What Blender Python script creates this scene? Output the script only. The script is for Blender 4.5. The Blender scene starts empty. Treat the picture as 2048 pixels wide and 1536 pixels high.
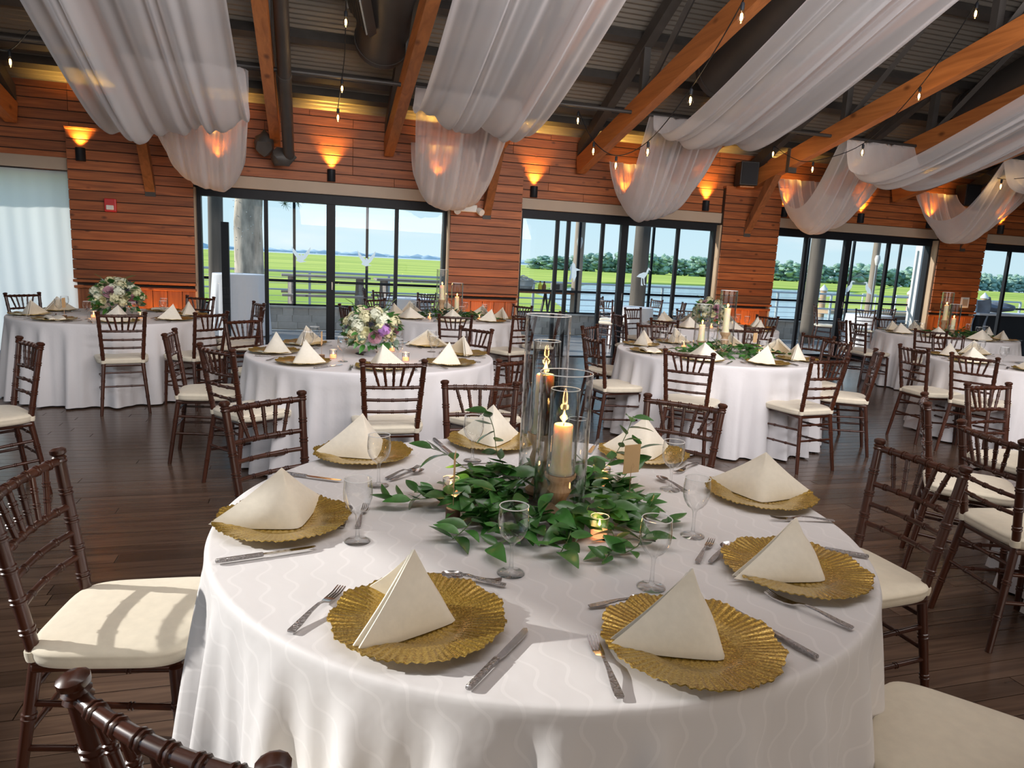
import bpy, bmesh, math, random
from math import sin, cos, pi, radians, sqrt, atan2, degrees, hypot
from mathutils import Vector, Matrix, Quaternion

random.seed(7)
sc = bpy.context.scene
COL = sc.collection

# ------------------------------------------------------------------ camera
F_PX, YAW, PITCH, ROLL, CAMZ = 1386.3, 0.2884, 0.1739, 0.0506, 1.505
cd = bpy.data.cameras.new('camera')
cam = bpy.data.objects.new('camera', cd)
COL.objects.link(cam)
cd.sensor_width = 36.0
cd.lens = 36.0 * F_PX / 2048.0
cd.clip_start, cd.clip_end = 0.05, 6000
_f = Vector((sin(YAW) * cos(PITCH), cos(YAW) * cos(PITCH), -sin(PITCH)))
_r = Vector((cos(YAW), -sin(YAW), 0))
_u = _r.cross(_f)
_r2 = _r * cos(ROLL) + _u * sin(ROLL)
_u2 = -_r * sin(ROLL) + _u * cos(ROLL)
_m = Matrix((_r2, _u2, -_f)).transposed().to_4x4()
_m.translation = Vector((0, 0, CAMZ))
cam.matrix_world = _m
sc.camera = cam

# ------------------------------------------------------------------ world, sun, area lights, exposure
sc.view_settings.view_transform = 'Standard'
sc.view_settings.look = 'None'
sc.view_settings.gamma = 1.0
sc.view_settings.use_curve_mapping = False
sc.view_settings.exposure = 0.10

wd = bpy.data.worlds.new('sky')
sc.world = wd
wd.use_nodes = True
nt = wd.node_tree
nt.nodes.clear()
_out = nt.nodes.new('ShaderNodeOutputWorld')
_bg = nt.nodes.new('ShaderNodeBackground')
_tc = nt.nodes.new('ShaderNodeTexCoord')
_sep = nt.nodes.new('ShaderNodeSeparateXYZ')
_rmp = nt.nodes.new('ShaderNodeValToRGB')
_rmp.color_ramp.elements[0].position = 0.0
_rmp.color_ramp.elements[0].color = (0.62, 0.80, 0.88, 1)
_rmp.color_ramp.elements[1].position = 1.0
_rmp.color_ramp.elements[1].color = (0.16, 0.34, 0.66, 1)
_e = _rmp.color_ramp.elements.new(0.16)
_e.color = (0.47, 0.73, 0.90, 1)
_e = _rmp.color_ramp.elements.new(0.45)
_e.color = (0.28, 0.52, 0.80, 1)
_mp = nt.nodes.new('ShaderNodeMapping')
_mp.inputs['Scale'].default_value = (3.0, 3.0, 14.0)
_nz = nt.nodes.new('ShaderNodeTexNoise')
_nz.inputs['Scale'].default_value = 1.6
_nz.inputs['Detail'].default_value = 6
_cr = nt.nodes.new('ShaderNodeValToRGB')
_cr.color_ramp.elements[0].position = 0.56
_cr.color_ramp.elements[0].color = (0, 0, 0, 1)
_cr.color_ramp.elements[1].position = 0.78
_cr.color_ramp.elements[1].color = (0.6, 0.6, 0.6, 1)
_mx = nt.nodes.new('ShaderNodeMix')
_mx.data_type = 'RGBA'
_mx.inputs[7].default_value = (0.86, 0.90, 0.93, 1)
nt.links.new(_tc.outputs['Generated'], _sep.inputs[0])
nt.links.new(_sep.outputs['Z'], _rmp.inputs[0])
nt.links.new(_tc.outputs['Generated'], _mp.inputs[0])
nt.links.new(_mp.outputs[0], _nz.inputs['Vector'])
nt.links.new(_nz.outputs['Fac'], _cr.inputs[0])
nt.links.new(_cr.outputs[0], _mx.inputs[0])
nt.links.new(_rmp.outputs[0], _mx.inputs[6])
nt.links.new(_mx.outputs[2], _bg.inputs[0])
_bg.inputs[1].default_value = 1.05
nt.links.new(_bg.outputs[0], _out.inputs[0])


def lamp(name, kind, loc, direction=None, energy=10, color=(1, 1, 1), size=1.0, size_y=None, spot=None, blend=0.5, radius=0.05):
    d = bpy.data.lights.new(name, kind)
    d.energy = energy
    d.color = color
    if kind == 'AREA':
        d.shape = 'RECTANGLE' if size_y else 'SQUARE'
        d.size = size
        if size_y:
            d.size_y = size_y
    elif kind == 'SUN':
        d.angle = radians(size)
    else:
        d.shadow_soft_size = radius
    if kind == 'SPOT':
        d.spot_size = radians(spot)
        d.spot_blend = blend
    o = bpy.data.objects.new(name, d)
    COL.objects.link(o)
    o.location = loc
    if direction is not None:
        o.rotation_euler = Vector(direction).to_track_quat('-Z', 'Y').to_euler()
    return o


SUN_AZ, SUN_EL = radians(-19), radians(24)
lamp('sun', 'SUN', (-20, 8, 12), (cos(SUN_EL) * cos(SUN_AZ), cos(SUN_EL) * sin(SUN_AZ), -sin(SUN_EL)), energy=4.3, color=(1.0, 0.96, 0.90), size=0.8)
# added fill areas at the left, behind the camera and above; no real lamps
lamp('room_fill', 'AREA', (-5.2, 2.6, 1.9), (1, 0.05, 0.10), energy=40, color=(0.86, 0.94, 1.0), size=8.0, size_y=2.4)
lamp('room_fill', 'AREA', (3.5, -6.9, 2.0), (0.02, 1, 0.06), energy=210, color=(1.0, 0.74, 0.54), size=11.0, size_y=2.2)
lamp('ridge_fill', 'AREA', (2.6, 1.3, 4.4), (0.06, 0.955, -0.28), energy=250, color=(1.0, 0.95, 0.92), size=9.0, size_y=2.2)  # added fill for the far cloth fronts and the plank wall
lamp('loft_fill', 'AREA', (3.2, 0.4, 2.7), (0.1, 0.78, 0.62), energy=340, color=(0.97, 0.95, 1.0), size=7.0, size_y=1.2)  # added fill for the undersides of drapes and beams

# ------------------------------------------------------------------ mesh helpers


class MB:
    def __init__(self):
        self.v = []
        self.f = []
        self.uv = None

    def add(self, vs, fs):
        n = len(self.v)
        self.v += [tuple(p) for p in vs]
        self.f += [tuple(i + n for i in f) for f in fs]
        return self

    def box(self, c, s, rot=None):
        x, y, z = s[0] / 2, s[1] / 2, s[2] / 2
        vs = [Vector(p) for p in ((-x, -y, -z), (x, -y, -z), (x, y, -z), (-x, y, -z), (-x, -y, z), (x, -y, z), (x, y, z), (-x, y, z))]
        if rot is not None:
            vs = [rot @ p for p in vs]
        c = Vector(c)
        return self.add([p + c for p in vs], [(0, 3, 2, 1), (4, 5, 6, 7), (0, 1, 5, 4), (1, 2, 6, 5), (2, 3, 7, 6), (3, 0, 4, 7)])

    def bbox(self, c, s, b=0.004):
        """bevelled box"""
        bm = bmesh.new()
        bmesh.ops.create_cube(bm, size=1.0)
        for v in bm.verts:
            v.co = Vector((v.co.x * s[0], v.co.y * s[1], v.co.z * s[2])) + Vector(c)
        bmesh.ops.bevel(bm, geom=bm.edges[:] + bm.verts[:], offset=b, segments=2, affect='EDGES', profile=0.5)
        bm.verts.index_update()
        self.add([v.co[:] for v in bm.verts], [[v.index for v in f.verts] for f in bm.faces])
        bm.free()
        return self

    def rod(self, p0, p1, prof, n=8, cap=True):
        """prof: list of (t, radius) along p0->p1"""
        p0, p1 = Vector(p0), Vector(p1)
        d = p1 - p0
        q = d.to_track_quat('Z', 'Y')
        vs, fs = [], []
        for t, r in prof:
            c = p0 + d * t
            for i in range(n):
                a = 2 * pi * i / n
                vs.append(c + q @ Vector((r * cos(a), r * sin(a), 0)))
        for k in range(len(prof) - 1):
            for i in range(n):
                j = (i + 1) % n
                fs.append((k * n + i, k * n + j, (k + 1) * n + j, (k + 1) * n + i))
        if cap:
            fs.append(tuple(range(n - 1, -1, -1)))
            fs.append(tuple(range((len(prof) - 1) * n, len(prof) * n)))
        return self.add(vs, fs)

    def lathe(self, prof, n=24, c=(0, 0, 0), closed=False):
        """prof: (r, z)"""
        vs, fs = [], []
        m = len(prof)
        for r, z in prof:
            for i in range(n):
                a = 2 * pi * i / n
                vs.append((c[0] + r * cos(a), c[1] + r * sin(a), c[2] + z))
        rng = m if closed else m - 1
        for k in range(rng):
            k2 = (k + 1) % m
            for i in range(n):
                j = (i + 1) % n
                fs.append((k * n + i, k * n + j, k2 * n + j, k2 * n + i))
        return self.add(vs, fs)

    def tube(self, pts, r, n=6):
        pts = [Vector(p) for p in pts]
        vs, fs = [], []
        m = len(pts)
        q = None
        for k, p in enumerate(pts):
            d = (pts[min(k + 1, m - 1)] - pts[max(k - 1, 0)]).normalized()
            if q is None:
                q = d.to_track_quat('Z', 'Y')
            else:
                q = (q @ Vector((0, 0, 1))).rotation_difference(d) @ q
            rr = r[k] if isinstance(r, (list, tuple)) else r
            for i in range(n):
                a = 2 * pi * i / n
                vs.append(p + q @ Vector((rr * cos(a), rr * sin(a), 0)))
        for k in range(m - 1):
            for i in range(n):
                j = (i + 1) % n
                fs.append((k * n + i, k * n + j, (k + 1) * n + j, (k + 1) * n + i))
        fs.append(tuple(range(n - 1, -1, -1)))
        fs.append(tuple(range((m - 1) * n, m * n)))
        return self.add(vs, fs)

    def grid(self, fn, nu, nv, closeu=False):
        vs, fs = [], []
        for j in range(nv + 1):
            for i in range(nu if closeu else nu + 1):
                vs.append(fn(i / nu, j / nv))
        w = nu if closeu else nu + 1
        for j in range(nv):
            for i in range(nu):
                i2 = (i + 1) % w
                fs.append((j * w + i, j * w + i2, (j + 1) * w + i2, (j + 1) * w + i))
        return self.add(vs, fs)

    def prism(self, pts, axis, a, b):
        """extrude a 2D outline along an axis from a to b. axis 'X': pts=(y,z); 'Y': (x,z); 'Z': (x,y)"""
        def P(p, t):
            return {'X': (t, p[0], p[1]), 'Y': (p[0], t, p[1]), 'Z': (p[0], p[1], t)}[axis]
        n = len(pts)
        vs = [P(p, a) for p in pts] + [P(p, b) for p in pts]
        fs = [tuple(range(n - 1, -1, -1)), tuple(range(n, 2 * n))]
        fs += [(i, (i + 1) % n, n + (i + 1) % n, n + i) for i in range(n)]
        return self.add(vs, fs)

    def blob(self, c, s, sub=1, jit=0.0):
        bm = bmesh.new()
        bmesh.ops.create_icosphere(bm, subdivisions=sub, radius=1.0)
        bm.verts.index_update()
        vs = []
        for v in bm.verts:
            k = 1 + random.uniform(-jit, jit)
            vs.append((c[0] + v.co.x * s[0] * k, c[1] + v.co.y * s[1] * k, c[2] + v.co.z * s[2] * k))
        self.add(vs, [[v.index for v in f.verts] for f in bm.faces])
        bm.free()
        return self

    def xform(self, m):
        self.v = [tuple(m @ Vector(p)) for p in self.v]
        return self

    def mesh(self, name, mat, smooth=True, angle=40, fix=True):
        me = bpy.data.meshes.new(name)
        me.from_pydata(self.v, [], self.f)
        if self.uv:
            ul = me.uv_layers.new(name='UVMap')
            for lp in me.loops:
                ul.data[lp.index].uv = self.uv[lp.vertex_index]
        if fix:
            bm = bmesh.new()
            bm.from_mesh(me)
            bmesh.ops.recalc_face_normals(bm, faces=bm.faces)
            bm.to_mesh(me)
            bm.free()
        if smooth:
            me.polygons.foreach_set('use_smooth', [True] * len(me.polygons))
            me.set_sharp_from_angle(angle=radians(angle))
        me.materials.append(mat)
        return me

    def build(self, name, mat, parent=None, loc=(0, 0, 0), rotz=0.0, **kw):
        o = bpy.data.objects.new(name, self.mesh(name, mat, **kw))
        COL.objects.link(o)
        o.location = loc
        o.rotation_euler[2] = rotz
        if parent is not None:
            o.parent = parent
        return o


def inst(name, me, parent=None, loc=(0, 0, 0), rot=(0, 0, 0), scale=(1, 1, 1)):
    o = bpy.data.objects.new(name, me)
    COL.objects.link(o)
    o.location = loc
    o.rotation_euler = rot
    o.scale = scale
    if parent is not None:
        o.parent = parent
    return o


def tag(o, label=None, cat=None, group=None, kind=None):
    if label:
        o['label'] = label
    if cat:
        o['category'] = cat
    if group:
        o['group'] = group
    if kind:
        o['kind'] = kind
    return o


def thing(name, label, cat, loc=(0, 0, 0), rotz=0.0, group=None):
    o = bpy.data.objects.new(name, None)
    o.empty_display_size = 0.1
    COL.objects.link(o)
    o.location = loc
    o.rotation_euler = (0, 0, rotz)
    return tag(o, label, cat, group)


def dup(root, loc, rotz, label, group=None):
    r = root.copy()
    COL.objects.link(r)
    r.location = loc
    r.rotation_euler = (0, 0, rotz)
    r['label'] = label
    if group:
        r['group'] = group
    for ch in list(root.children):
        c = ch.copy()
        COL.objects.link(c)
        c.parent = r
        for g in list(ch.children):
            d = g.copy()
            COL.objects.link(d)
            d.parent = c
    return r


def struct(o):
    o['kind'] = 'structure'
    return o


# ------------------------------------------------------------------ materials
def new_mat(name):
    m = bpy.data.materials.new(name)
    m.use_nodes = True
    nt = m.node_tree
    b = nt.nodes['Principled BSDF']
    return m, nt, b


def mat(name, col, rough=0.5, metal=0.0, coat=0.0, var=0.0, scale=8.0, bump=0.0, spec=0.5, sheen=0.0, stretch=(1, 1, 1), rnd=0.0, trans=0.0):
    m, nt, b = new_mat(name)
    b.inputs['Roughness'].default_value = rough
    b.inputs['Metallic'].default_value = metal
    b.inputs['Coat Weight'].default_value = coat
    b.inputs['Coat Roughness'].default_value = 0.12
    b.inputs['Specular IOR Level'].default_value = spec
    b.inputs['Sheen Weight'].default_value = sheen
    tc = nt.nodes.new('ShaderNodeTexCoord')
    mp = nt.nodes.new('ShaderNodeMapping')
    mp.inputs['Scale'].default_value = stretch
    nz = nt.nodes.new('ShaderNodeTexNoise')
    nz.inputs['Scale'].default_value = scale
    nz.inputs['Detail'].default_value = 5
    nt.links.new(tc.outputs['Object'], mp.inputs[0])
    nt.links.new(mp.outputs[0], nz.inputs['Vector'])
    rp = nt.nodes.new('ShaderNodeValToRGB')
    c = Vector(col)
    rp.color_ramp.elements[0].position = 0.3
    rp.color_ramp.elements[1].position = 0.7
    rp.color_ramp.elements[0].color = (*(c * (1 - var)), 1)
    rp.color_ramp.elements[1].color = (*[min(1, x) for x in (c * (1 + var))], 1)
    nt.links.new(nz.outputs['Fac'], rp.inputs[0])
    last = rp.outputs[0]
    if rnd:
        oi = nt.nodes.new('ShaderNodeObjectInfo')
        hs = nt.nodes.new('ShaderNodeHueSaturation')
        mr = nt.nodes.new('ShaderNodeMapRange')
        mr.inputs['To Min'].default_value = 1 - rnd
        mr.inputs['To Max'].default_value = 1 + rnd
        nt.links.new(oi.outputs['Random'], mr.inputs[0])
        nt.links.new(mr.outputs[0], hs.inputs['Value'])
        nt.links.new(last, hs.inputs['Color'])
        last = hs.outputs[0]
    nt.links.new(last, b.inputs['Base Color'])
    if bump:
        bp = nt.nodes.new('ShaderNodeBump')
        bp.inputs['Strength'].default_value = bump
        bp.inputs['Distance'].default_value = 0.01
        nt.links.new(nz.outputs['Fac'], bp.inputs['Height'])
        nt.links.new(bp.outputs[0], b.inputs['Normal'])
    if trans:
        b.inputs['Transmission Weight'].default_value = trans
    return m


def wood(name, c0, c1, rough=0.5, axis=0, knots=True, rnd=0.22, coat=0.0, scale=1.0):
    m, nt, b = new_mat(name)
    b.inputs['Roughness'].default_value = rough
    b.inputs['Coat Weight'].default_value = coat
    b.inputs['Coat Roughness'].default_value = 0.15
    tc = nt.nodes.new('ShaderNodeTexCoord')
    oi = nt.nodes.new('ShaderNodeObjectInfo')
    ad = nt.nodes.new('ShaderNodeVectorMath')
    ad.operation = 'ADD'
    sc_ = nt.nodes.new('ShaderNodeVectorMath')
    sc_.operation = 'SCALE'
    cb = nt.nodes.new('ShaderNodeCombineXYZ')
    for i in range(3):
        nt.links.new(oi.outputs['Random'], cb.inputs[i])
    nt.links.new(cb.outputs[0], sc_.inputs[0])
    sc_.inputs['Scale'].default_value = 37.0
    nt.links.new(tc.outputs['Object'], ad.inputs[0])
    nt.links.new(sc_.outputs[0], ad.inputs[1])
    mp = nt.nodes.new('ShaderNodeMapping')
    s = [22 * scale] * 3
    s[axis] = 1.3 * scale
    mp.inputs['Scale'].default_value = s
    nt.links.new(ad.outputs[0], mp.inputs[0])
    nz = nt.nodes.new('ShaderNodeTexNoise')
    nz.inputs['Scale'].default_value = 1.0
    nz.inputs['Detail'].default_value = 6
    nz.inputs['Distortion'].default_value = 1.2
    nt.links.new(mp.outputs[0], nz.inputs['Vector'])
    rp = nt.nodes.new('ShaderNodeValToRGB')
    rp.color_ramp.elements[0].position = 0.28
    rp.color_ramp.elements[0].color = (*c0, 1)
    rp.color_ramp.elements[1].position = 0.72
    rp.color_ramp.elements[1].color = (*c1, 1)
    nt.links.new(nz.outputs['Fac'], rp.inputs[0])
    last = rp.outputs[0]
    if knots:
        mp2 = nt.nodes.new('ShaderNodeMapping')
        s2 = [5.5 * scale] * 3
        s2[axis] = 3.0 * scale
        mp2.inputs['Scale'].default_value = s2
        nt.links.new(ad.outputs[0], mp2.inputs[0])
        vo = nt.nodes.new('ShaderNodeTexVoronoi')
        vo.inputs['Scale'].default_value = 1.0
        nt.links.new(mp2.outputs[0], vo.inputs['Vector'])
        r2 = nt.nodes.new('ShaderNodeValToRGB')
        r2.color_ramp.elements[0].position = 0.05
        r2.color_ramp.elements[0].color = (0.25, 0.2, 0.2, 1)
        r2.color_ramp.elements[1].position = 0.14
        r2.color_ramp.elements[1].color = (1, 1, 1, 1)
        nt.links.new(vo.outputs['Distance'], r2.inputs[0])
        mx = nt.nodes.new('ShaderNodeMix')
        mx.data_type = 'RGBA'
        mx.blend_type = 'MULTIPLY'
        mx.inputs[0].default_value = 0.8
        nt.links.new(last, mx.inputs[6])
        nt.links.new(r2.outputs[0], mx.inputs[7])
        last = mx.outputs[2]
    hs = nt.nodes.new('ShaderNodeHueSaturation')
    mr = nt.nodes.new('ShaderNodeMapRange')
    mr.inputs['To Min'].default_value = 1 - rnd
    mr.inputs['To Max'].default_value = 1 + rnd
    nt.links.new(oi.outputs['Random'], mr.inputs[0])
    nt.links.new(mr.outputs[0], hs.inputs['Value'])
    nt.links.new(last, hs.inputs['Color'])
    nt.links.new(hs.outputs[0], b.inputs['Base Color'])
    bp = nt.nodes.new('ShaderNodeBump')
    bp.inputs['Strength'].default_value = 0.15
    bp.inputs['Distance'].default_value = 0.005
    nt.links.new(nz.outputs['Fac'], bp.inputs['Height'])
    nt.links.new(bp.outputs[0], b.inputs['Normal'])
    return m


def thin_glass(name, tint=(1, 1, 1), edge=0.35, rough=0.0, base=0.04, power=0.55):
    """thin clear glass: transparent with a fresnel-like sheen"""
    m, nt, b = new_mat(name)
    nt.nodes.remove(b)
    out = nt.nodes['Material Output']
    tr = nt.nodes.new('ShaderNodeBsdfTransparent')
    tr.inputs[0].default_value = (*tint, 1)
    gl = nt.nodes.new('ShaderNodeBsdfGlossy')
    gl.inputs['Roughness'].default_value = rough
    lw = nt.nodes.new('ShaderNodeLayerWeight')
    lw.inputs['Blend'].default_value = power
    ml = nt.nodes.new('ShaderNodeMath')
    ml.operation = 'MULTIPLY_ADD'
    ml.inputs[1].default_value = edge
    ml.inputs[2].default_value = base
    pw = nt.nodes.new('ShaderNodeMath')
    pw.operation = 'POWER'
    pw.inputs[1].default_value = 2.3
    nt.links.new(lw.outputs['Facing'], pw.inputs[0])
    nt.links.new(pw.outputs[0], ml.inputs[0])
    mc = nt.nodes.new('ShaderNodeMix')
    mc.data_type = 'RGBA'
    mc.inputs[6].default_value = (*tint, 1)
    mc.inputs[7].default_value = (*[x * 0.88 for x in tint], 1)
    nt.links.new(pw.outputs[0], mc.inputs[0])
    nt.links.new(mc.outputs[2], tr.inputs[0])
    mx = nt.nodes.new('ShaderNodeMixShader')
    nt.links.new(ml.outputs[0], mx.inputs[0])
    nt.links.new(tr.outputs[0], mx.inputs[1])
    nt.links.new(gl.outputs[0], mx.inputs[2])
    nt.links.new(mx.outputs[0], out.inputs[0])
    return m


def sheer(name, col, opac):
    m, nt, b = new_mat(name)
    nt.nodes.remove(b)
    out = nt.nodes['Material Output']
    tr = nt.nodes.new('ShaderNodeBsdfTransparent')
    df = nt.nodes.new('ShaderNodeBsdfDiffuse')
    df.inputs[0].default_value = (*col, 1)
    tl = nt.nodes.new('ShaderNodeBsdfTranslucent')
    tl.inputs[0].default_value = (*col, 1)
    m1 = nt.nodes.new('ShaderNodeMixShader')
    m1.inputs[0].default_value = 0.5
    nt.links.new(df.outputs[0], m1.inputs[1])
    nt.links.new(tl.outputs[0], m1.inputs[2])
    lw = nt.nodes.new('ShaderNodeLayerWeight')
    lw.inputs['Blend'].default_value = 0.5
    ma = nt.nodes.new('ShaderNodeMath')
    ma.operation = 'MULTIPLY_ADD'
    ma.inputs[1].default_value = 0.75
    ma.inputs[2].default_value = opac
    ma.use_clamp = True
    nt.links.new(lw.outputs['Facing'], ma.inputs[0])
    mx = nt.nodes.new('ShaderNodeMixShader')
    nt.links.new(ma.outputs[0], mx.inputs[0])
    nt.links.new(tr.outputs[0], mx.inputs[1])
    nt.links.new(m1.outputs[0], mx.inputs[2])
    nt.links.new(mx.outputs[0], out.inputs[0])
    return m


def emis(name, col, strength):
    m, nt, b = new_mat(name)
    b.inputs['Base Color'].default_value = (*col, 1)
    b.inputs['Emission Color'].default_value = (*col, 1)
    b.inputs['Emission Strength'].default_value = strength
    return m


def cloth_mat(name, col, pattern=True):
    m, nt, b = new_mat(name)
    b.inputs['Roughness'].default_value = 0.62
    b.inputs['Sheen Weight'].default_value = 0.15
    b.inputs['Base Color'].default_value = (*col, 1)
    tc = nt.nodes.new('ShaderNodeTexCoord')
    nz = nt.nodes.new('ShaderNodeTexNoise')
    nz.inputs['Scale'].default_value = 7.0
    nz.inputs['Detail'].default_value = 3
    nt.links.new(tc.outputs['UV'], nz.inputs['Vector'])
    bp0 = nt.nodes.new('ShaderNodeBump')
    bp0.inputs['Strength'].default_value = 0.25
    bp0.inputs['Distance'].default_value = 0.02
    nt.links.new(nz.outputs['Fac'], bp0.inputs['Height'])
    if pattern:
        # woven wavy stripes
        sep = nt.nodes.new('ShaderNodeSeparateXYZ')
        nt.links.new(tc.outputs['UV'], sep.inputs[0])

        def M(op, a, b_=None, c_=None):
            n = nt.nodes.new('ShaderNodeMath')
            n.operation = op
            for i, x in enumerate((a, b_, c_)):
                if x is None:
                    continue
                if isinstance(x, (int, float)):
                    n.inputs[i].default_value = x
                else:
                    nt.links.new(x, n.inputs[i])
            return n.outputs[0]
        s1 = M('SINE', M('MULTIPLY', sep.outputs['Y'], 2 * pi / 0.105))
        s2 = M('SINE', M('MULTIPLY', sep.outputs['Y'], 2 * pi / 0.37))
        u = M('ADD', sep.outputs['X'], M('ADD', M('MULTIPLY', s1, 0.012), M('MULTIPLY', s2, 0.010)))
        fr = M('FRACT', M('MULTIPLY', u, 1 / 0.060))
        ln = M('LESS_THAN', M('ABSOLUTE', M('SUBTRACT', fr, 0.5)), 0.06)
        mx = nt.nodes.new('ShaderNodeMix')
        mx.data_type = 'RGBA'
        mx.inputs[6].default_value = (*(Vector(col) * 0.97), 1)
        mx.inputs[7].default_value = (*[min(1, x * 1.035) for x in col], 1)
        nt.links.new(ln, mx.inputs[0])
        nt.links.new(mx.outputs[2], b.inputs['Base Color'])
        bp = nt.nodes.new('ShaderNodeBump')
        bp.inputs['Strength'].default_value = 0.22
        bp.inputs['Distance'].default_value = 0.0015
        nt.links.new(ln, bp.inputs['Height'])
        nt.links.new(bp0.outputs[0], bp.inputs['Normal'])
        nt.links.new(bp.outputs[0], b.inputs['Normal'])
    else:
        nt.links.new(bp0.outputs[0], b.inputs['Normal'])
    return m


def gold_mat():
    m, nt, b = new_mat('gold_glass')
    b.inputs['Metallic'].default_value = 0.75
    b.inputs['Roughness'].default_value = 0.27
    b.inputs['Coat Weight'].default_value = 0.6
    b.inputs['Coat Roughness'].default_value = 0.08
    tc = nt.nodes.new('ShaderNodeTexCoord')
    nz = nt.nodes.new('ShaderNodeTexNoise')
    nz.inputs['Scale'].default_value = 260
    nz.inputs['Detail'].default_value = 2
    nt.links.new(tc.outputs['Object'], nz.inputs['Vector'])
    rp = nt.nodes.new('ShaderNodeValToRGB')
    rp.color_ramp.elements[0].position = 0.35
    rp.color_ramp.elements[0].color = (0.34, 0.20, 0.025, 1)
    rp.color_ramp.elements[1].position = 0.72
    rp.color_ramp.elements[1].color = (0.78, 0.56, 0.13, 1)
    nt.links.new(nz.outputs['Fac'], rp.inputs[0])
    nt.links.new(rp.outputs[0], b.inputs['Base Color'])
    bp = nt.nodes.new('ShaderNodeBump')
    bp.inputs['Strength'].default_value = 0.5
    bp.inputs['Distance'].default_value = 0.002
    nt.links.new(nz.outputs['Fac'], bp.inputs['Height'])
    nt.links.new(bp.outputs[0], b.inputs['Normal'])
    return m


def candle_mat():
    m, nt, b = new_mat('candle_wax')
    b.inputs['Roughness'].default_value = 0.45
    b.inputs['Base Color'].default_value = (0.86, 0.78, 0.55, 1)
    b.inputs['Subsurface Weight'].default_value = 0.85
    b.inputs['Subsurface Radius'].default_value = (0.06, 0.025, 0.007)
    b.inputs['Subsurface Scale'].default_value = 0.6
    return m


M = {}
M['cedar'] = wood('cedar_board', (0.20, 0.052, 0.014), (0.42, 0.128, 0.036), 0.55, 0)
M['cedar_v'] = wood('cedar_panel', (0.20, 0.056, 0.016), (0.40, 0.128, 0.038), 0.55, 2)
M['beam'] = wood('timber_beam', (0.33, 0.105, 0.026), (0.54, 0.19, 0.050), 0.5, 1, rnd=0.12, scale=0.6)
M['brace'] = wood('timber_brace', (0.17, 0.065, 0.025), (0.30, 0.11, 0.042), 0.55, 2, rnd=0.1, scale=0.6)
M['floor'] = wood('floor_board', (0.060, 0.036, 0.025), (0.125, 0.078, 0.053), 0.22, 0, knots=False, rnd=0.28)
M['deck'] = wood('deck_board', (0.34, 0.33, 0.32), (0.50, 0.48, 0.46), 0.24, 0, knots=False, rnd=0.15)
M['mahog'] = mat('mahogany', (0.050, 0.0125, 0.0045), 0.32, coat=0.4, var=0.35, scale=14, stretch=(1, 1, 0.12), rnd=0.15)
M['ivory'] = mat('ivory_fabric', (0.76, 0.69, 0.55), 0.8, var=0.04, scale=30, bump=0.08, sheen=0.2)
M['napkin'] = mat('napkin_fabric', (0.84, 0.79, 0.68), 0.85, var=0.03, scale=60, bump=0.05, sheen=0.2)
M['linen'] = cloth_mat('wavy_white_cloth', (0.78, 0.76, 0.76))
M['linen2'] = cloth_mat('white_cloth', (0.74, 0.72, 0.73), False)
M['curtain'] = mat('curtain_fabric', (0.80, 0.83, 0.80), 0.85, var=0.03, scale=3)
M['sheer'] = sheer('white_chiffon', (0.96, 0.94, 0.95), 0.36)
M['gold'] = gold_mat()
M['silver'] = mat('polished_steel', (0.60, 0.58, 0.57), 0.16, metal=1.0, var=0.1, scale=150)
M['silver_h'] = mat('hammered_steel', (0.42, 0.40, 0.40), 0.25, metal=1.0, var=0.3, scale=220, bump=0.6)
M['glass'] = thin_glass('clear_glass', (0.98, 0.985, 0.985), 0.95, 0.02, 0.03)
M['rim'] = mat('rim_glint', (0.88, 0.89, 0.90), 0.06, var=0.0, spec=0.9)  # opaque near-white, the highlight on the glass edge put into the colour
M['pane'] = thin_glass('window_glass', (0.96, 0.985, 0.98), 0.25, 0.0, 0.02)
M['black'] = mat('black_aluminium', (0.013, 0.015, 0.019), 0.5, var=0.1, scale=20, spec=0.22)
M['steel'] = mat('grey_steel', (0.055, 0.050, 0.046), 0.55, var=0.15, scale=6)
M['duct'] = mat('duct_metal', (0.075, 0.066, 0.06), 0.5, metal=0.4, var=0.12, scale=3)
M['pipe'] = mat('dark_pipe', (0.04, 0.036, 0.034), 0.5, var=0.1)
M['deckmetal'] = mat('corrugated_metal', (0.23, 0.21, 0.18), 0.42, metal=0.35, var=0.05, scale=2)
M['beige'] = mat('beige_paint', (0.42, 0.33, 0.25), 0.6, var=0.03, scale=3)
M['jambwood'] = wood('pale_jamb', (0.42, 0.29, 0.18), (0.58, 0.43, 0.29), 0.6, 2, rnd=0.05)
M['wallpaint'] = mat('wall_paint', (0.035, 0.022, 0.016), 0.7, var=0.05)
M['shingle'] = mat('grey_shingle', (0.42, 0.41, 0.38), 0.85, var=0.15, scale=5, rnd=0.18)
M['plaster'] = mat('white_plastic', (0.75, 0.73, 0.68), 0.5)
M['red'] = mat('red_plastic', (0.55, 0.03, 0.03), 0.4)
M['leaf'] = mat('smilax_leaf', (0.042, 0.150, 0.028), 0.30, var=0.35, scale=25, rnd=0.45, coat=0.2)
M['leaf2'] = mat('eucalyptus_leaf', (0.16, 0.25, 0.17), 0.5, var=0.2, scale=20, rnd=0.3)
M['stem'] = mat('green_stem', (0.10, 0.17, 0.05), 0.6)
M['cream'] = mat('cream_petal', (0.70, 0.67, 0.42), 0.6, var=0.08, scale=30, rnd=0.12)
M['white_p'] = mat('white_petal', (0.74, 0.76, 0.60), 0.6, var=0.08, scale=30, rnd=0.1)
M['mauve'] = mat('mauve_petal', (0.50, 0.28, 0.34), 0.6, var=0.12, scale=40)
M['purple'] = mat('purple_petal', (0.42, 0.20, 0.52), 0.6, var=0.15, scale=40)
M['thistle'] = mat('dark_thistle', (0.06, 0.06, 0.10), 0.7, var=0.3, scale=60)
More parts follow.
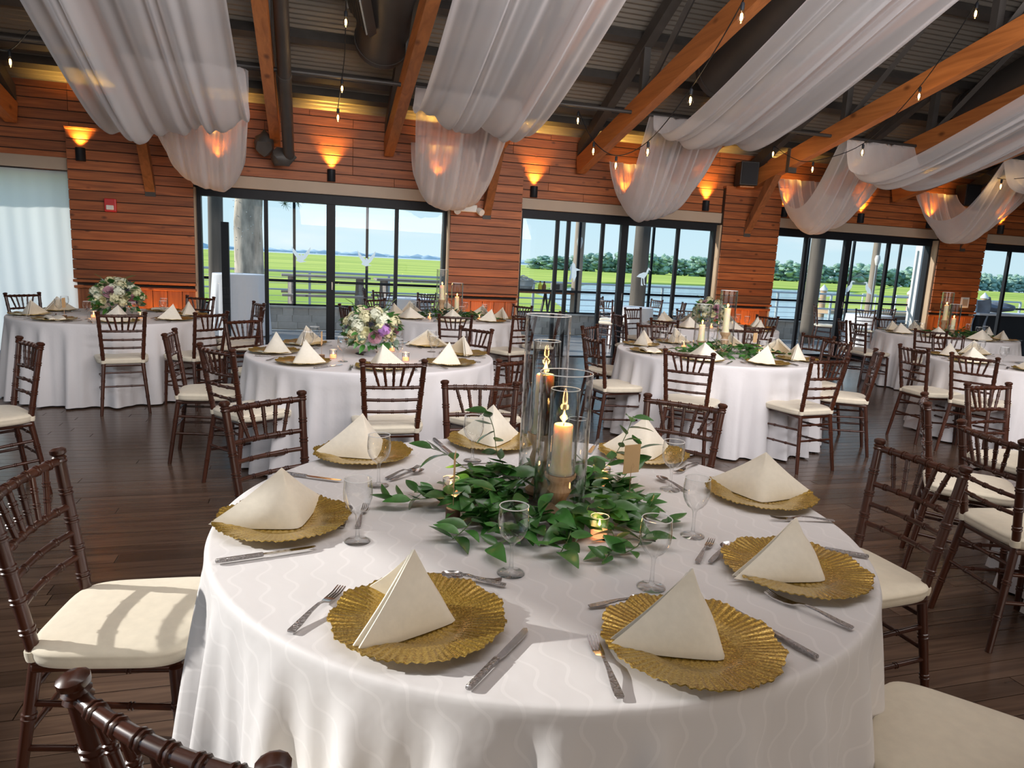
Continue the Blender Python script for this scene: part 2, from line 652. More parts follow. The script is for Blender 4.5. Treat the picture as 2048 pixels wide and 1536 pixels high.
M['bowl'] = mat('grey_ceramic', (0.42, 0.42, 0.46), 0.35)
M['wax'] = candle_mat()
M['flame'] = emis('candle_flame', (1.0, 0.50, 0.12), 9)
M['votive'] = emis('votive_glow', (1.0, 0.40, 0.16), 1.2)
M['bulb'] = emis('bulb_filament', (1.0, 0.62, 0.22), 22)
M['bulbglass'] = thin_glass('bulb_glass', (1.0, 0.93, 0.80), 0.5, 0.05, 0.05)
M['log'] = wood('pale_turned_wood', (0.40, 0.24, 0.12), (0.62, 0.42, 0.25), 0.55, 2, rnd=0.05, scale=2)
M['bark'] = mat('slice_bark', (0.12, 0.06, 0.035), 0.8, var=0.3, scale=40, bump=0.4)
M['card'] = mat('kraft_card', (0.62, 0.42, 0.22), 0.7, var=0.05)
M['wire'] = mat('copper_wire', (0.45, 0.28, 0.17), 0.4, metal=0.8)
M['pile'] = mat('weathered_pile', (0.15, 0.125, 0.10), 0.85, var=0.35, scale=5, stretch=(1, 1, 0.15), bump=0.4)
M['pile2'] = mat('pale_pile', (0.36, 0.29, 0.22), 0.85, var=0.25, scale=5, stretch=(1, 1, 0.15), bump=0.4)
M['barkpine'] = mat('pine_bark', (0.50, 0.41, 0.32), 0.9, var=0.45, scale=7, stretch=(1, 1, 0.3), bump=0.8)
M['needle'] = mat('pine_needle', (0.10, 0.16, 0.07), 0.7, var=0.3, scale=4)
M['picnic'] = wood('weathered_plank', (0.30, 0.25, 0.21), (0.44, 0.38, 0.33), 0.8, 0, rnd=0.12)
M['railing'] = mat('galvanised_rail', (0.50, 0.54, 0.56), 0.45, metal=0.3)
M['galv'] = mat('galvanised_tub', (0.36, 0.40, 0.41), 0.5, metal=0.5, var=0.2, scale=6)
M['shell'] = mat('oyster_shell', (0.50, 0.45, 0.38), 0.8, var=0.3, scale=50, rnd=0.4)
M['darkcloth'] = mat('black_cloth', (0.012, 0.013, 0.017), 0.8)
M['greycloth'] = mat('grey_cloth', (0.22, 0.25, 0.30), 0.85, var=0.2, scale=6)
M['speaker'] = mat('speaker_black', (0.012, 0.012, 0.014), 0.55)


def backlit(name, col, diff):
    m, nt, b = new_mat(name)
    nt.nodes.remove(b)
    df = nt.nodes.new('ShaderNodeBsdfDiffuse')
    df.inputs[0].default_value = (*col, 1)
    tl = nt.nodes.new('ShaderNodeBsdfTranslucent')
    tl.inputs[0].default_value = (*col, 1)
    mx = nt.nodes.new('ShaderNodeMixShader')
    mx.inputs[0].default_value = diff
    nt.links.new(tl.outputs[0], mx.inputs[1])
    nt.links.new(df.outputs[0], mx.inputs[2])
    nt.links.new(mx.outputs[0], nt.nodes['Material Output'].inputs[0])
    return m


M['frost'] = backlit('frosted_vinyl', (0.92, 0.96, 0.97), 0.15)
M['curtain'] = backlit('curtain_fabric', (0.93, 0.96, 0.93), 0.22)


def marsh_mat():
    m, nt, b = new_mat('marsh_grass')
    b.inputs['Roughness'].default_value = 0.9
    b.inputs['Specular IOR Level'].default_value = 0.1
    tc = nt.nodes.new('ShaderNodeTexCoord')
    mp = nt.nodes.new('ShaderNodeMapping')
    mp.inputs['Scale'].default_value = (0.012, 0.05, 1)
    mp.inputs['Rotation'].default_value = (0, 0, radians(16))
    nz = nt.nodes.new('ShaderNodeTexNoise')
    nz.inputs['Scale'].default_value = 1.0
    nz.inputs['Detail'].default_value = 7
    nt.links.new(tc.outputs['Object'], mp.inputs[0])
    nt.links.new(mp.outputs[0], nz.inputs['Vector'])
    rp = nt.nodes.new('ShaderNodeValToRGB')
    rp.color_ramp.elements[0].position = 0.33
    rp.color_ramp.elements[0].color = (0.36, 0.50, 0.075, 1)
    rp.color_ramp.elements[1].position = 0.66
    rp.color_ramp.elements[1].color = (0.72, 0.76, 0.16, 1)
    nt.links.new(nz.outputs['Fac'], rp.inputs[0])
    nt.links.new(rp.outputs[0], b.inputs['Base Color'])
    return m


def water_mat():
    m, nt, b = new_mat('creek_water')
    b.inputs['Base Color'].default_value = (0.42, 0.58, 0.68, 1)
    b.inputs['Roughness'].default_value = 0.12
    b.inputs['Specular IOR Level'].default_value = 0.8
    tc = nt.nodes.new('ShaderNodeTexCoord')
    mp = nt.nodes.new('ShaderNodeMapping')
    mp.inputs['Scale'].default_value = (0.25, 1.2, 1)
    nz = nt.nodes.new('ShaderNodeTexNoise')
    nz.inputs['Scale'].default_value = 1.0
    nz.inputs['Detail'].default_value = 4
    nt.links.new(tc.outputs['Object'], mp.inputs[0])
    nt.links.new(mp.outputs[0], nz.inputs['Vector'])
    bp = nt.nodes.new('ShaderNodeBump')
    bp.inputs['Strength'].default_value = 0.3
    bp.inputs['Distance'].default_value = 0.1
    nt.links.new(nz.outputs['Fac'], bp.inputs['Height'])
    nt.links.new(bp.outputs[0], b.inputs['Normal'])
    return m


M['marsh'] = marsh_mat()
M['water'] = water_mat()
M['tree'] = mat('hazed_foliage', (0.31, 0.45, 0.35), 0.9, var=0.35, scale=0.5)  # distance haze is mixed into the foliage colour
M['farshore'] = mat('far_shore', (0.52, 0.68, 0.76), 0.9, var=0.08, scale=0.02)  # pale blue carries the haze of the distance

# ------------------------------------------------------------------ the setting
YW = 10.7                       # inner face of the window wall
WIN = [(-1.52, 2.04), (3.16, 6.72), (7.84, 11.40), (12.52, 16.08)]
ZH = 2.33                       # bottom of the beige header board
XL, XR, YB = -5.5, 20.0, -7.7


def zroof(y):
    return 3.47 + 0.5 * (10.7 - y) if y > 1.5 else 8.07 - 0.5 * (1.5 - y)


floor = struct(MB().box(((XL + XR) / 2, (YB + YW) / 2 + 0.1, -0.08), (XR - XL, YW - YB + 0.4, 0.1)).build('floor', M['pipe'], smooth=False))
# floor boards: the nearest as parts, the rest as one joined part
BW = 0.098
rnd = random.Random(3)
nparts = 0
rest = MB()
plank_cache = {}
row = 0
y = 0.6
while y < YW - 0.02:
    x = -5.4 + rnd.uniform(0, 1.6)
    lim = 13.5 if y > 6 else 9.0
    while x < lim:
        L = rnd.choice((1.5, 2.0, 2.5))
        near = y < 7.4 and -2.6 < x + L / 2 - y * 0.30 and x + L / 2 < y * 0.95 + 1.3
        if near and nparts < 298:
            if L not in plank_cache:
                plank_cache[L] = MB().bbox((0, 0, -0.010), (L - 0.003, BW - 0.003, 0.020), 0.0012).mesh('floor_board', M['floor'], smooth=False)
            inst('floor_board', plank_cache[L], floor, (x + L / 2, y, rnd.uniform(-0.0006, 0.0006)))
            nparts += 1
        else:
            rest.box((x + L / 2, y, -0.010), (L - 0.004, BW - 0.004, 0.020))
        x += L
    y += BW
tag(rest.build('floor_boards', M['floor'], floor, smooth=False), kind='stuff')

# wall with the glass doors
wall_far = struct(MB().prism([(XL, 0), (-5.3, 0), (-5.3, ZH), (XL, ZH)], 'Y', YW, YW + 0.22)
                  .prism([(XL, ZH), (XR, ZH), (XR, 3.55), (XL, 3.55)], 'Y', YW, YW + 0.22)
                  .build('wall_far', M['wallpaint'], smooth=False))
piers = [(-3.02, -1.52), (2.04, 3.16), (6.72, 7.84), (11.40, 12.52), (16.08, XR)]
for a, b in piers:
    struct(MB().box(((a + b) / 2, YW + 0.11, ZH / 2), (b - a - 0.002, 0.22, ZH)).build('wall_pier', M['wallpaint'], wall_far, smooth=False))
PL = 0.128
board_cache = {}


def board(a, b, z, yf, parent=None, h=PL):
    L = round(b - a, 2)
    k = (L, round(h, 3))
    if k not in board_cache:
        board_cache[k] = MB().bbox((0, 0, 0), (L - 0.004, 0.022, h - 0.011), 0.003).mesh('board', M['cedar'], smooth=False)
    inst('board', board_cache[k], parent or wall_far, ((a + b) / 2, yf - 0.011, z + h / 2))


rnd = random.Random(11)
# boards above the header
z = ZH + 0.17
while z < 3.40:
    cuts = [-5.4]
    while cuts[-1] < 15.5:
        cuts.append(cuts[-1] + rnd.choice((2.4, 3.0, 3.6)))
    for a, b in zip(cuts[:-1], cuts[1:]):
        board(a, b, z, YW)
    z += PL
# cladding on the piers (proud box with a ledge), boards down to the chair rail, vertical panels below
for i, (a, b) in enumerate(piers):
    bb = min(b, 18.0)
    if i == 4:
        continue
    top = 2.90
    struct(MB().box(((a + bb) / 2, YW - 0.05, (top + 0.98) / 2), (bb - a - 0.01, 0.10, top - 0.98)).build('pier_box', M['wallpaint'], wall_far, smooth=False))
    z = 1.0
    while z < top - 0.02:
        board(a, bb, z, YW - 0.10)
        z += PL
    MB().bbox(((a + bb) / 2, YW - 0.06, top + 0.025), (bb - a + 0.02, 0.14, 0.035), 0.004).build('ledge_board', M['cedar'], wall_far, smooth=False)
    # two stepped rails above the panels
    MB().bbox(((a + bb) / 2, YW - 0.075, 0.975), (bb - a, 0.15, 0.035), 0.005).bbox(((a + bb) / 2, YW - 0.060, 0.895), (bb - a, 0.12, 0.035), 0.005).build('chair_rail', M['cedar'], wall_far, smooth=False)
    struct(MB().box(((a + bb) / 2, YW - 0.025, 0.45), (bb - a, 0.05, 0.86)).build('panel_back', M['wallpaint'], wall_far, smooth=False))
    n = max(4, int(round((bb - a) / 0.2)))
    w = (bb - a) / n
    pm = MB().bbox((0, 0, 0), (w - 0.006, 0.02, 0.78), 0.004).mesh('panel', M['cedar_v'], smooth=False)
    for k in range(n):
        inst('panel', pm, wall_far, (a + w * (k + 0.5), YW - 0.06, 0.49))
    MB().bbox(((a + bb) / 2, YW - 0.085, 0.06), (bb - a, 0.03, 0.12), 0.005).build('skirting', M['cedar'], wall_far, smooth=False)

# the other walls (outside the frame) with the openings that let the daylight in
struct(MB().prism([(YB, 0), (YW, 0), (YW, 2.2), (YB, 2.2)], 'X', XL - 0.2, XL)
       .prism([(4.35, 2.2), (YW, 2.2), (YW, 3.5), (4.35, zroof(4.35))], 'X', XL - 0.2, XL)
       .prism([(YB, 2.2), (-0.6, 2.2), (-0.6, zroof(-0.6)), (YB, zroof(YB))], 'X', XL - 0.2, XL)
       .prism([(-0.6, 5.15), (4.35, 3.30), (4.35, zroof(4.35)), (1.5, zroof(1.5)), (-0.6, zroof(-0.6))], 'X', XL - 0.2, XL)  # unseen left opening, sized and sloped to place the sun on the front table
       .build('wall_left', M['wallpaint'], smooth=False))
struct(MB().prism([(YB, 0), (YW, 0), (YW, 3.5), (1.5, 8.0), (YB, 3.5)], 'X', XR, XR + 0.2).build('wall_right', M['wallpaint'], smooth=False))
struct(MB().prism([(XL, 0), (XR, 0), (XR, 0.5), (XL, 0.5)], 'Y', YB - 0.2, YB)
       .prism([(XL, 3.0), (XR, 3.0), (XR, 3.6), (XL, 3.6)], 'Y', YB - 0.2, YB)
       .prism([(XL, 0.5), (-3, 0.5), (-3, 3.0), (XL, 3.0)], 'Y', YB - 0.2, YB)
       .prism([(9.5, 0.5), (XR, 0.5), (XR, 3.0), (9.5, 3.0)], 'Y', YB - 0.2, YB)
       .build('wall_back', M['wallpaint'], smooth=False))

# roof of corrugated sheets on steel purlins
rf = MB()
prof = []
n = int(9.45 / 0.0085)
for i in range(n + 1):
    y = 10.95 - i * 0.0085
    prof.append((y, zroof(y) + 0.012 * sin(2 * pi * (10.95 - y) / 0.068)))
for xx in (XL - 0.2, XR + 0.2):
    rf.v += [(xx, yy, zz) for yy, zz in prof]
for i in range(n):
    rf.f.append((i, i + 1, n + 1 + i + 1, n + 1 + i))
ceiling = struct(rf.build('ceiling', M['deckmetal'], angle=80))
struct(MB().prism([(1.5, 8.07), (YB - 0.3, zroof(YB - 0.3)), (YB - 0.3, zroof(YB - 0.3) + 0.05), (1.5, 8.12)], 'X', XL - 0.2, XR + 0.2).build('roof_back', M['deckmetal'], ceiling, smooth=False))
struct(MB().prism([(10.95, zroof(10.95) + 0.05), (1.5, 8.12), (1.5, 8.2), (10.95, zroof(10.95) + 0.12)], 'X', XL - 0.2, XR + 0.2).build('roof_top', M['deckmetal'], ceiling, smooth=False))

# purlins and trusses
for k, yy in enumerate((10.28, 9.98, 9.38, 8.70, 7.6, 6.5, 5.4, 4.3, 3.2)):
    zz = zroof(yy) - 0.07
    q = Matrix.Rotation(-math.atan(0.5), 4, 'X').to_3x3()
    tag(MB().box((7.2, yy, zz), (25.2, 0.10, 0.12), q).build('roof_purlin', M['steel'], smooth=False),
        ['dark steel purlin right above the plank wall', 'dark steel purlin second from the plank wall', 'dark steel purlin third from the plank wall',
         'dark steel purlin in line with the drape pipe', 'dark steel purlin just behind the drape pipe', 'dark steel purlin over the middle of the drapes',
         'dark steel purlin high above the drapes', 'dark steel purlin near the top of the frame', 'dark steel purlin nearest the ridge'][k],
        'purlin', 'steel purlins under the roof')

TX = [-3.6, -2.05, -0.45, 1.1, 2.6, 4.08, 5.62, 7.2, 8.72, 10.2, 11.95]
TNAME = ['cut off by the left edge', 'behind the leftmost drape above the speaker', 'beside the round steel strut', 'left of the second drape beside the grilled duct',
         'behind the second drape', 'bare between the second and third drapes', 'behind the third drape', 'right of the third drape, with dark strap',
         'second from the right, behind the fourth drape', 'ending above the third doors at right', 'at the far right edge']
beam_me = {}


def timber(x):
    z0, z1 = 2.92, 2.92 + 0.25 * (10.55 - 2.2)
    m = MB()
    hw = 0.065
    # end cut on a slant
    m.prism([(10.55, z0), (10.62, z0 + 0.25), (2.2, z1 + 0.26), (2.2, z1)], 'X', -hw, hw)
    return m


for i, x in enumerate(TX):
    t = thing('roof_truss', 'roof truss with orange timber chord, ' + TNAME[i], 'truss', (x, 10.5, 2.9), 0, 'timber and steel roof trusses')
    mv = Matrix.Translation((0, -10.5, -2.9))
    if 'lc' not in beam_me:
        bm_ = bmesh.new()
        beam_me['lc'] = timber(0).xform(mv).mesh('lower_chord', M['beam'], smooth=False)
        q = MB()
        ztop = zroof(10.6) - 0.16
        q.prism([(10.6, ztop - 0.16), (10.6, ztop + 0.02), (2.0, zroof(2.0) - 0.14), (2.0, zroof(2.0) - 0.34)], 'X', -0.06, 0.06)
        beam_me['uc'] = q.xform(mv).mesh('upper_chord', M['steel'], smooth=False)
        q = MB()
        for yy in (8.55, 6.4, 4.3):
            zl = 2.92 + 0.25 * (10.55 - yy) + 0.2
            q.box((0, yy, (zl + zroof(yy) - 0.2) / 2), (0.09, 0.09, zroof(yy) - 0.2 - zl))
        q.rod((0, 8.5, 3.66), (0, 6.4, zroof(6.4) - 0.25), [(0, 0.045), (1, 0.045)], 4)
        q.rod((0, 6.3, 4.2), (0, 4.3, zroof(4.3) - 0.25), [(0, 0.045), (1, 0.045)], 4)
        beam_me['web'] = q.xform(mv).mesh('web_member', M['steel'], smooth=False)
    for k in ('lc', 'uc', 'web'):
        inst({'lc': 'lower_chord', 'uc': 'upper_chord', 'web': 'web_member'}[k], beam_me[k], t)
    if i in (7, 10):
        MB().box((0, -0.9, 0.37), (0.15, 0.07, 0.36)).build('strap', M['steel'], t, smooth=False)
# knee braces at the piers
BN = ['below the black speaker at the left pier', 'at the pier with the twin-head light', 'at the pier between second and third doors', 'at the pier right of the third doors']
for i, x in enumerate((-2.05, 2.6, 7.2, 11.95)):
    m = MB()
    m.prism([(YW - 0.12, 2.17), (YW - 0.10, 2.30), (10.05, 3.14), (9.88, 3.10)], 'X', x - 0.06, x + 0.06)
    t = m.build('knee_brace', M['brace'], smooth=False)
    tag(t, 'slanting timber knee brace from wall to truss ' + BN[i], 'brace', 'knee braces of the trusses')
    MB().prism([(YW - 0.125, 2.13), (YW - 0.10, 2.13), (YW - 0.10, 2.31), (YW - 0.14, 2.24)], 'X', x - 0.065, x + 0.065).build('foot_plate', M['steel'], t, smooth=False)
# steel post beside the third truss, with a dark mount at its foot
t = thing('steel_post', 'grey round steel strut running beside the orange timber right of the leftmost drape', 'strut', (-0.27, 10.3, 2.78))
MB().rod((0, 0, 0), (0, -6.0, 2.55), [(0, 0.075), (1, 0.075)], 14).build('tube', M['duct'], t)
MB().rod((0, -1.55, 0.66), (0, -1.60, 0.68), [(0, 0.08), (1, 0.08)], 14).build('collar', M['steel'], t)
MB().blob((-0.08, 0.02, -0.02), (0.17, 0.12, 0.13), 2, 0.2).blob((-0.32, 0.10, 0.15), (0.13, 0.09, 0.16), 2, 0.25).build('foot_mount', M['steel'], t)

# the pipe the drapes and strings of bulbs hang from
tag(MB().rod((-5.3, 8.72, 3.50), (19.5, 8.72, 3.50), [(0, 0.024), (1, 0.024)], 10).build('drape_pipe', M['pipe']), 'thin black pipe across the trusses that holds drapes and bulb strings', 'pipe')

# header boards, door frames and glass
def door_unit(n, a, b, stiles, posts, label_bits, opened=False):
    w = struct(MB().bbox(((a + b) / 2, YW - 0.012, ZH + 0.085), (b - a + 0.06, 0.06, 0.165), 0.006).build('trim_%d' % n, M['beige'], smooth=False))
    fr = MB()
    fr.box(((a + b) / 2, YW + 0.09, ZH - 0.065), (b - a, 0.13, 0.13))
    fr.box((a + 0.035, YW + 0.09, (ZH - 0.13) / 2), (0.07, 0.12, ZH - 0.13)).box((b - 0.035, YW + 0.09, (ZH - 0.13) / 2), (0.07, 0.12, ZH - 0.13))
    d = struct(fr.build('door_%d' % n, M['black'], smooth=False))
    for x in stiles:
        MB().box((x, YW + 0.09, (ZH - 0.13) / 2), (0.055, 0.06, ZH - 0.13)).build('stile', M['black'], d, smooth=False)
    for x in posts:
        q = MB().box((x, YW + 0.085, (ZH - 0.13) / 2), (0.125, 0.08, ZH - 0.13)).build('meeting_stile', M['black'], d, smooth=False)
        MB().bbox((x + 0.02, YW + 0.03, 1.02), (0.022, 0.03, 0.12), 0.004).build('handle', M['silver'], q, smooth=False)
    MB().box(((a + b) / 2, YW + 0.09, 0.004), (b - a, 0.10, 0.012)).build('floor_track', M['black'], d, smooth=False)
    xs = sorted([a + 0.07] + stiles + posts + [b - 0.07])
    for x0, x1 in zip(xs[:-1], xs[1:]):
        if opened and x1 < opened + 0.01 and x0 > a + 1.0:
            continue
        if x1 - x0 < 0.12:
            continue
        MB().add([(x0, YW + 0.1, 0.02), (x1, YW + 0.1, 0.02), (x1, YW + 0.1, ZH - 0.13), (x0, YW + 0.1, ZH - 0.13)], [(0, 1, 2, 3)]).build('glass_pane', M['pane'], d, smooth=False)
        if not (opened and x0 < opened - 0.2):
            MB().box(((x0 + x1) / 2, YW + 0.09, 0.05), (x1 - x0, 0.05, 0.09)).build('bottom_rail', M['black'], d, smooth=False)
    # pale timber reveal at the right jamb
    struct(MB().box((b + 0.0, YW + 0.02, (ZH - 0.03) / 2), (0.05, 0.20, ZH - 0.03)).box((a, YW + 0.02, (ZH - 0.03) / 2), (0.03, 0.20, ZH - 0.03)).build('reveal', M['jambwood'], w, smooth=False))
    return d


def decal(d, pts, x, z, s, flip=1):
    vs = [(x + flip * px * s, YW + 0.093, z + pz * s) for px, pz in pts]
    MB().add(vs, [tuple(range(len(vs)))]).build('bird_decal', M['frost'], d, smooth=False)


EAGLE = [(-0.05, -0.45), (0.35, -0.36), (0.12, -0.30), (0.30, -0.15), (0.55, 0.25), (0.62, 0.62), (0.35, 0.30), (0.12, 0.02), (0.05, 0.12), (-0.06, 0.10),
         (-0.04, -0.02), (-0.28, 0.22), (-0.62, 0.62), (-0.52, 0.20), (-0.26, -0.18), (-0.34, -0.32)]
HERON = [(-0.42, -0.5), (-0.28, -0.1), (0.0, 0.12), (0.06, 0.34), (0.16, 0.46), (0.34, 0.44), (0.5, 0.36), (0.28, 0.36), (0.2, 0.3), (0.26, 0.12), (0.2, -0.1), (-0.05, -0.4)]
IBIS = [(-0.5, 0.02), (-0.3, 0.22), (0.0, 0.34), (0.18, 0.34), (0.26, 0.56), (0.34, 0.68), (0.44, 0.62), (0.54, 0.44), (0.42, 0.52), (0.36, 0.46), (0.30, 0.24), (0.16, 0.04),
        (0.1, -0.05), (0.14, -0.4), (0.24, -0.5), (0.1, -0.5), (0.02, -0.08), (-0.08, -0.05), (-0.04, -0.4), (0.04, -0.56), (-0.12, -0.54), (-0.14, -0.02)]
PELI = [(-0.3, -0.55), (-0.2, -0.1), (-0.3, 0.2), (-0.1, 0.55), (0.05, 0.45), (0.12, 0.2), (0.5, 0.08), (0.18, 0.02), (0.2, -0.3), (0.05, -0.7), (-0.05, -0.4), (-0.18, -0.6)]
d1 = door_unit(1, *WIN[0], [-0.60, 1.26], [0.30], '')
decal(d1, EAGLE, -0.12, 1.44, 0.22)
decal(d1, EAGLE, 0.82, 1.43, 0.22)
d2 = door_unit(2, *WIN[1], [3.83, 4.02, 4.62, 6.0], [5.0], '', opened=5.0)
decal(d2, PELI, 4.16, 1.41, 0.26)
decal(d2, IBIS, 5.42, 1.36, 0.25)
d3 = door_unit(3, *WIN[2], [8.58, 10.42], [9.48], '')
decal(d3, HERON, 9.66, 1.37, 0.24)
decal(d3, HERON, 10.08, 1.36, 0.24, -1)
d4 = door_unit(4, *WIN[3], [13.4], [14.3], '')
# curtained opening at the left
struct(MB().bbox((-4.25, YW - 0.012, ZH + 0.14), (2.52, 0.06, 0.165), 0.006).build('trim_0', M['beige'], smooth=False))
cm = MB()


def curt(u, v):
    x = -5.3 + 2.32 * u
    return (x, YW - 0.10 + 0.004 * sin(u * 21 + 2 * v) + 0.002 * sin(u * 83 + v * 3) + 0.02 * sin(4 * u + 4 * v), 0.02 + (ZH + 0.02) * v)


cm.grid(curt, 150, 14)
t = tag(cm.build('window_curtain', M['curtain'], fix=False), 'plain white curtain hanging over the opening at the far left', 'curtain')
MB().rod((-5.3, YW - 0.1, ZH + 0.05), (-2.95, YW - 0.1, ZH + 0.05), [(0, 0.012), (1, 0.012)], 8).build('curtain_rod', M['silver'], t)

# ------------------------------------------------------------------ outside: porch, deck, marsh
porch = struct(MB().box((7, 12.5, -0.075), (26, 3.4, 0.08)).build('floor_porch', M['pipe'], smooth=False))
q = MB()
y = 10.98
rnd = random.Random(5)
while y < 14.0:
    x = -5 + rnd.uniform(0, 2)
    while x < 18:
        q.box((x + 1.5, y, -0.02), (2.992, 0.134, 0.04))
        x += 3
    y += 0.14
tag(q.build('deck_boards', M['deck'], porch, smooth=False), kind='stuff')
knee = struct(MB().box((6.5, 14.12, 0.21), (25, 0.12, 0.42)).build('wall_knee', M['shingle'], smooth=False))
MB().bbox((6.5, 14.10, 0.445), (25, 0.22, 0.04), 0.006).build('cap_board', M['shingle'], knee, smooth=False)
shm = {}
rnd = random.Random(9)
np_ = 0
far = MB()
for r in range(3):
    x = -2.2 + rnd.uniform(0, 0.2)
    while x < 13.2:
        w = rnd.choice((0.2, 0.28, 0.36))
        hz = 0.01 + r * 0.135 + rnd.uniform(0, 0.018)
        vis = (-1.0 < x < 2.2) or (3.4 < x < 7.0) or (8.6 < x < 12.6)
        if vis and np_ < 150:
            if w not in shm:
                shm[w] = MB().bbox((0, 0, 0.075), (w - 0.008, 0.02, 0.15), 0.003).mesh('shingle', M['shingle'], smooth=False)
            inst('shingle', shm[w], knee, (x + w / 2, 14.05 - 0.004 * r, hz))
            np_ += 1
        else:
            far.box((x + w / 2, 14.05, hz + 0.075), (w - 0.008, 0.02, 0.15))
        x += w
tag(far.build('shingles', M['shingle'], knee, smooth=False), kind='stuff')
# screen frame on the knee wall
scr = thing('porch_screen_frame', 'slim black screen frame with midrail standing on the shingled porch wall', 'screen', (6, 14.1, 0.46))
MB().box((0.5, 0, 0.48), (25, 0.04, 0.05)).build('mid_rail', M['black'], scr, smooth=False)
MB().box((0.5, 0, 0.02), (25, 0.05, 0.04)).build('bottom_rail', M['black'], scr, smooth=False)
for x in (-1.75, -0.28, 1.08, 2.7, 4.05, 5.52, 7.25, 8.7, 10.2, 11.3, 12.6, 14):
    MB().box((x - 6, 0, 1.0), (0.05, 0.05, 2.0)).build('mullion', M['black'], scr, smooth=False)
# piles carrying the porch roof
for x, yy, r, mm, lab in ((-1.62, 13.55, 0.13, 'pile', 'grey green timber pile at the left edge of the first doors'), (2.52, 13.6, 0.09, 'pile', 'slim grey timber pile at the right edge of the first doors'),
                          (6.62, 13.4, 0.165, 'pile', 'thick dark timber pile behind the ibis decal'), (6.03, 15.45, 0.12, 'pile2', 'pale timber pile with a lamp, behind the pelican decal'),
                          (11.05, 13.5, 0.16, 'pile', 'dark timber pile left of the heron decals'), (14.1, 15.0, 0.09, 'pile2', 'pale slim timber pile with a lamp, behind third doors'),):
    t = tag(MB().rod((x, yy, -0.5), (x + 0.04, yy, 4.2), [(0, r), (0.5, r * 0.97), (1, r * 0.94)], 16).build('timber_pile', M[mm]), lab, 'pile', 'piles around the porch')
    if mm == 'pile2':
        MB().lathe([(0.0, 0.1), (0.05, 0.09), (0.07, 0.0), (0.05, -0.1), (0.03, -0.16), (0.0, -0.16)], 14, (x - 0.03, yy - r - 0.04, 2.05)).build('lamp_globe', M['plaster'], t)
        MB().rod((x - 0.03, yy - r - 0.02, 0.3), (x - 0.03, yy - r - 0.02, 1.9), [(0, 0.012), (1, 0.012)], 6).build('conduit', M['railing'], t)
struct(MB().box((14.55, 13.95, 1.2), (0.28, 0.2, 2.4)).build('trim_5', M['plaster'], smooth=False))
# outer deck with a cable railing
od = struct(MB().box((6.5, 17.0, -0.12), (40, 5.6, 0.08)).build('floor_deck', M['deck'], smooth=False))
rl = thing('cable_railing', 'pale grey metal railing with thin cables along the deck edge', 'railing', (6, 18.6, -0.08))
MB().rod((-16, 0, 1.08), (18, 0, 1.08), [(0, 0.03), (1, 0.03)], 8).build('top_rail', M['railing'], rl)
MB().rod((-16, 0, 0.62), (18, 0, 0.62), [(0, 0.022), (1, 0.022)], 8).build('middle_rail', M['railing'], rl)
pm = MB().box((0, 0, 0.54), (0.06, 0.06, 1.08)).mesh('rail_post', M['railing'], smooth=False)
for k in range(18):
    inst('rail_post', pm, rl, (-16 + k * 2.0, 0, 0))
cmz = MB().rod((-16, 0, 0), (18, 0, 0), [(0, 0.007), (1, 0.007)], 5).mesh('cable', M['railing'])
for zz in (0.18, 0.32, 0.46, 0.78, 0.92):
    inst('cable', cmz, rl, (0, 0, zz))
# picnic tables
def picnic(x, y, rz, label):
    t = thing('picnic_table', label, 'table', (x, y, -0.08), rz, 'bar height picnic tables on the deck')
    pm = MB().bbox((0, 0, 0), (1.9, 0.14, 0.045), 0.004).mesh('top_plank', M['picnic'], smooth=False)
    for k in range(5):
        inst('top_plank', pm, t, (0, -0.30 + 0.15 * k, 1.06))
    for s in (-1, 1):
        for k in range(2):
            inst('seat_plank', pm, t, (0, s * (0.62 + 0.14 * k), 0.66))
        for e in (-0.75, 0.75):
            MB().rod((e, s * 0.62, 0), (e, s * 0.22, 1.04), [(0, 0.06), (1, 0.06)], 4).build('leg', M['picnic'], t, smooth=False)
    for e in (-0.75, 0.75):
        MB().box((e, 0, 0.60), (0.05, 1.5, 0.12)).build('cross_beam', M['picnic'], t, smooth=False)


picnic(0.35, 16.3, 0.05, 'weathered grey picnic table, left one seen through the first doors')
picnic(2.35, 15.9, 0.02, 'weathered grey picnic table, right one seen through the first doors')
# pine with fairy lights
t = thing('pine_tree', 'large sunlit pine trunk wrapped in fairy lights outside the first doors', 'tree', (-1.35, 17.5, -0.1))
MB().tube([(0.05, 0, -0.3), (0, 0, 1.0), (-0.02, 0, 2.2), (0.06, 0, 3.6), (0.1, 0, 6)], [0.37, 0.33, 0.31, 0.29, 0.25], 18).build('trunk', M['barkpine'], t)
q = MB()
rnd = random.Random(4)
for k in range(26):
    z0 = rnd.uniform(2.9, 4.2)
    a = rnd.uniform(-0.4, pi + 0.4)
    c = Vector((rnd.uniform(-0.9, 1.25), -0.35 - rnd.uniform(0, 0.7), z0 - 0.25))
    for j in range(26):
        dd = Vector((rnd.gauss(0, 1), rnd.gauss(0, 1), rnd.gauss(0, 1))).normalized()
        q.rod(c, c + dd * rnd.uniform(0.10, 0.22), [(0, 0.006), (1, 0.002)], 3, cap=False)
tag(q.build('needles', M['needle'], t, smooth=False), kind='stuff')
q = MB()
for k in range(46):
    a = rnd.uniform(pi, 2 * pi)
    zz = rnd.uniform(0.9, 3.2)
    q.blob((0.33 * cos(a), 0.33 * sin(a), zz), (0.012, 0.012, 0.012), 1)
tag(q.build('fairy_lights', M['plaster'], t), kind='stuff')
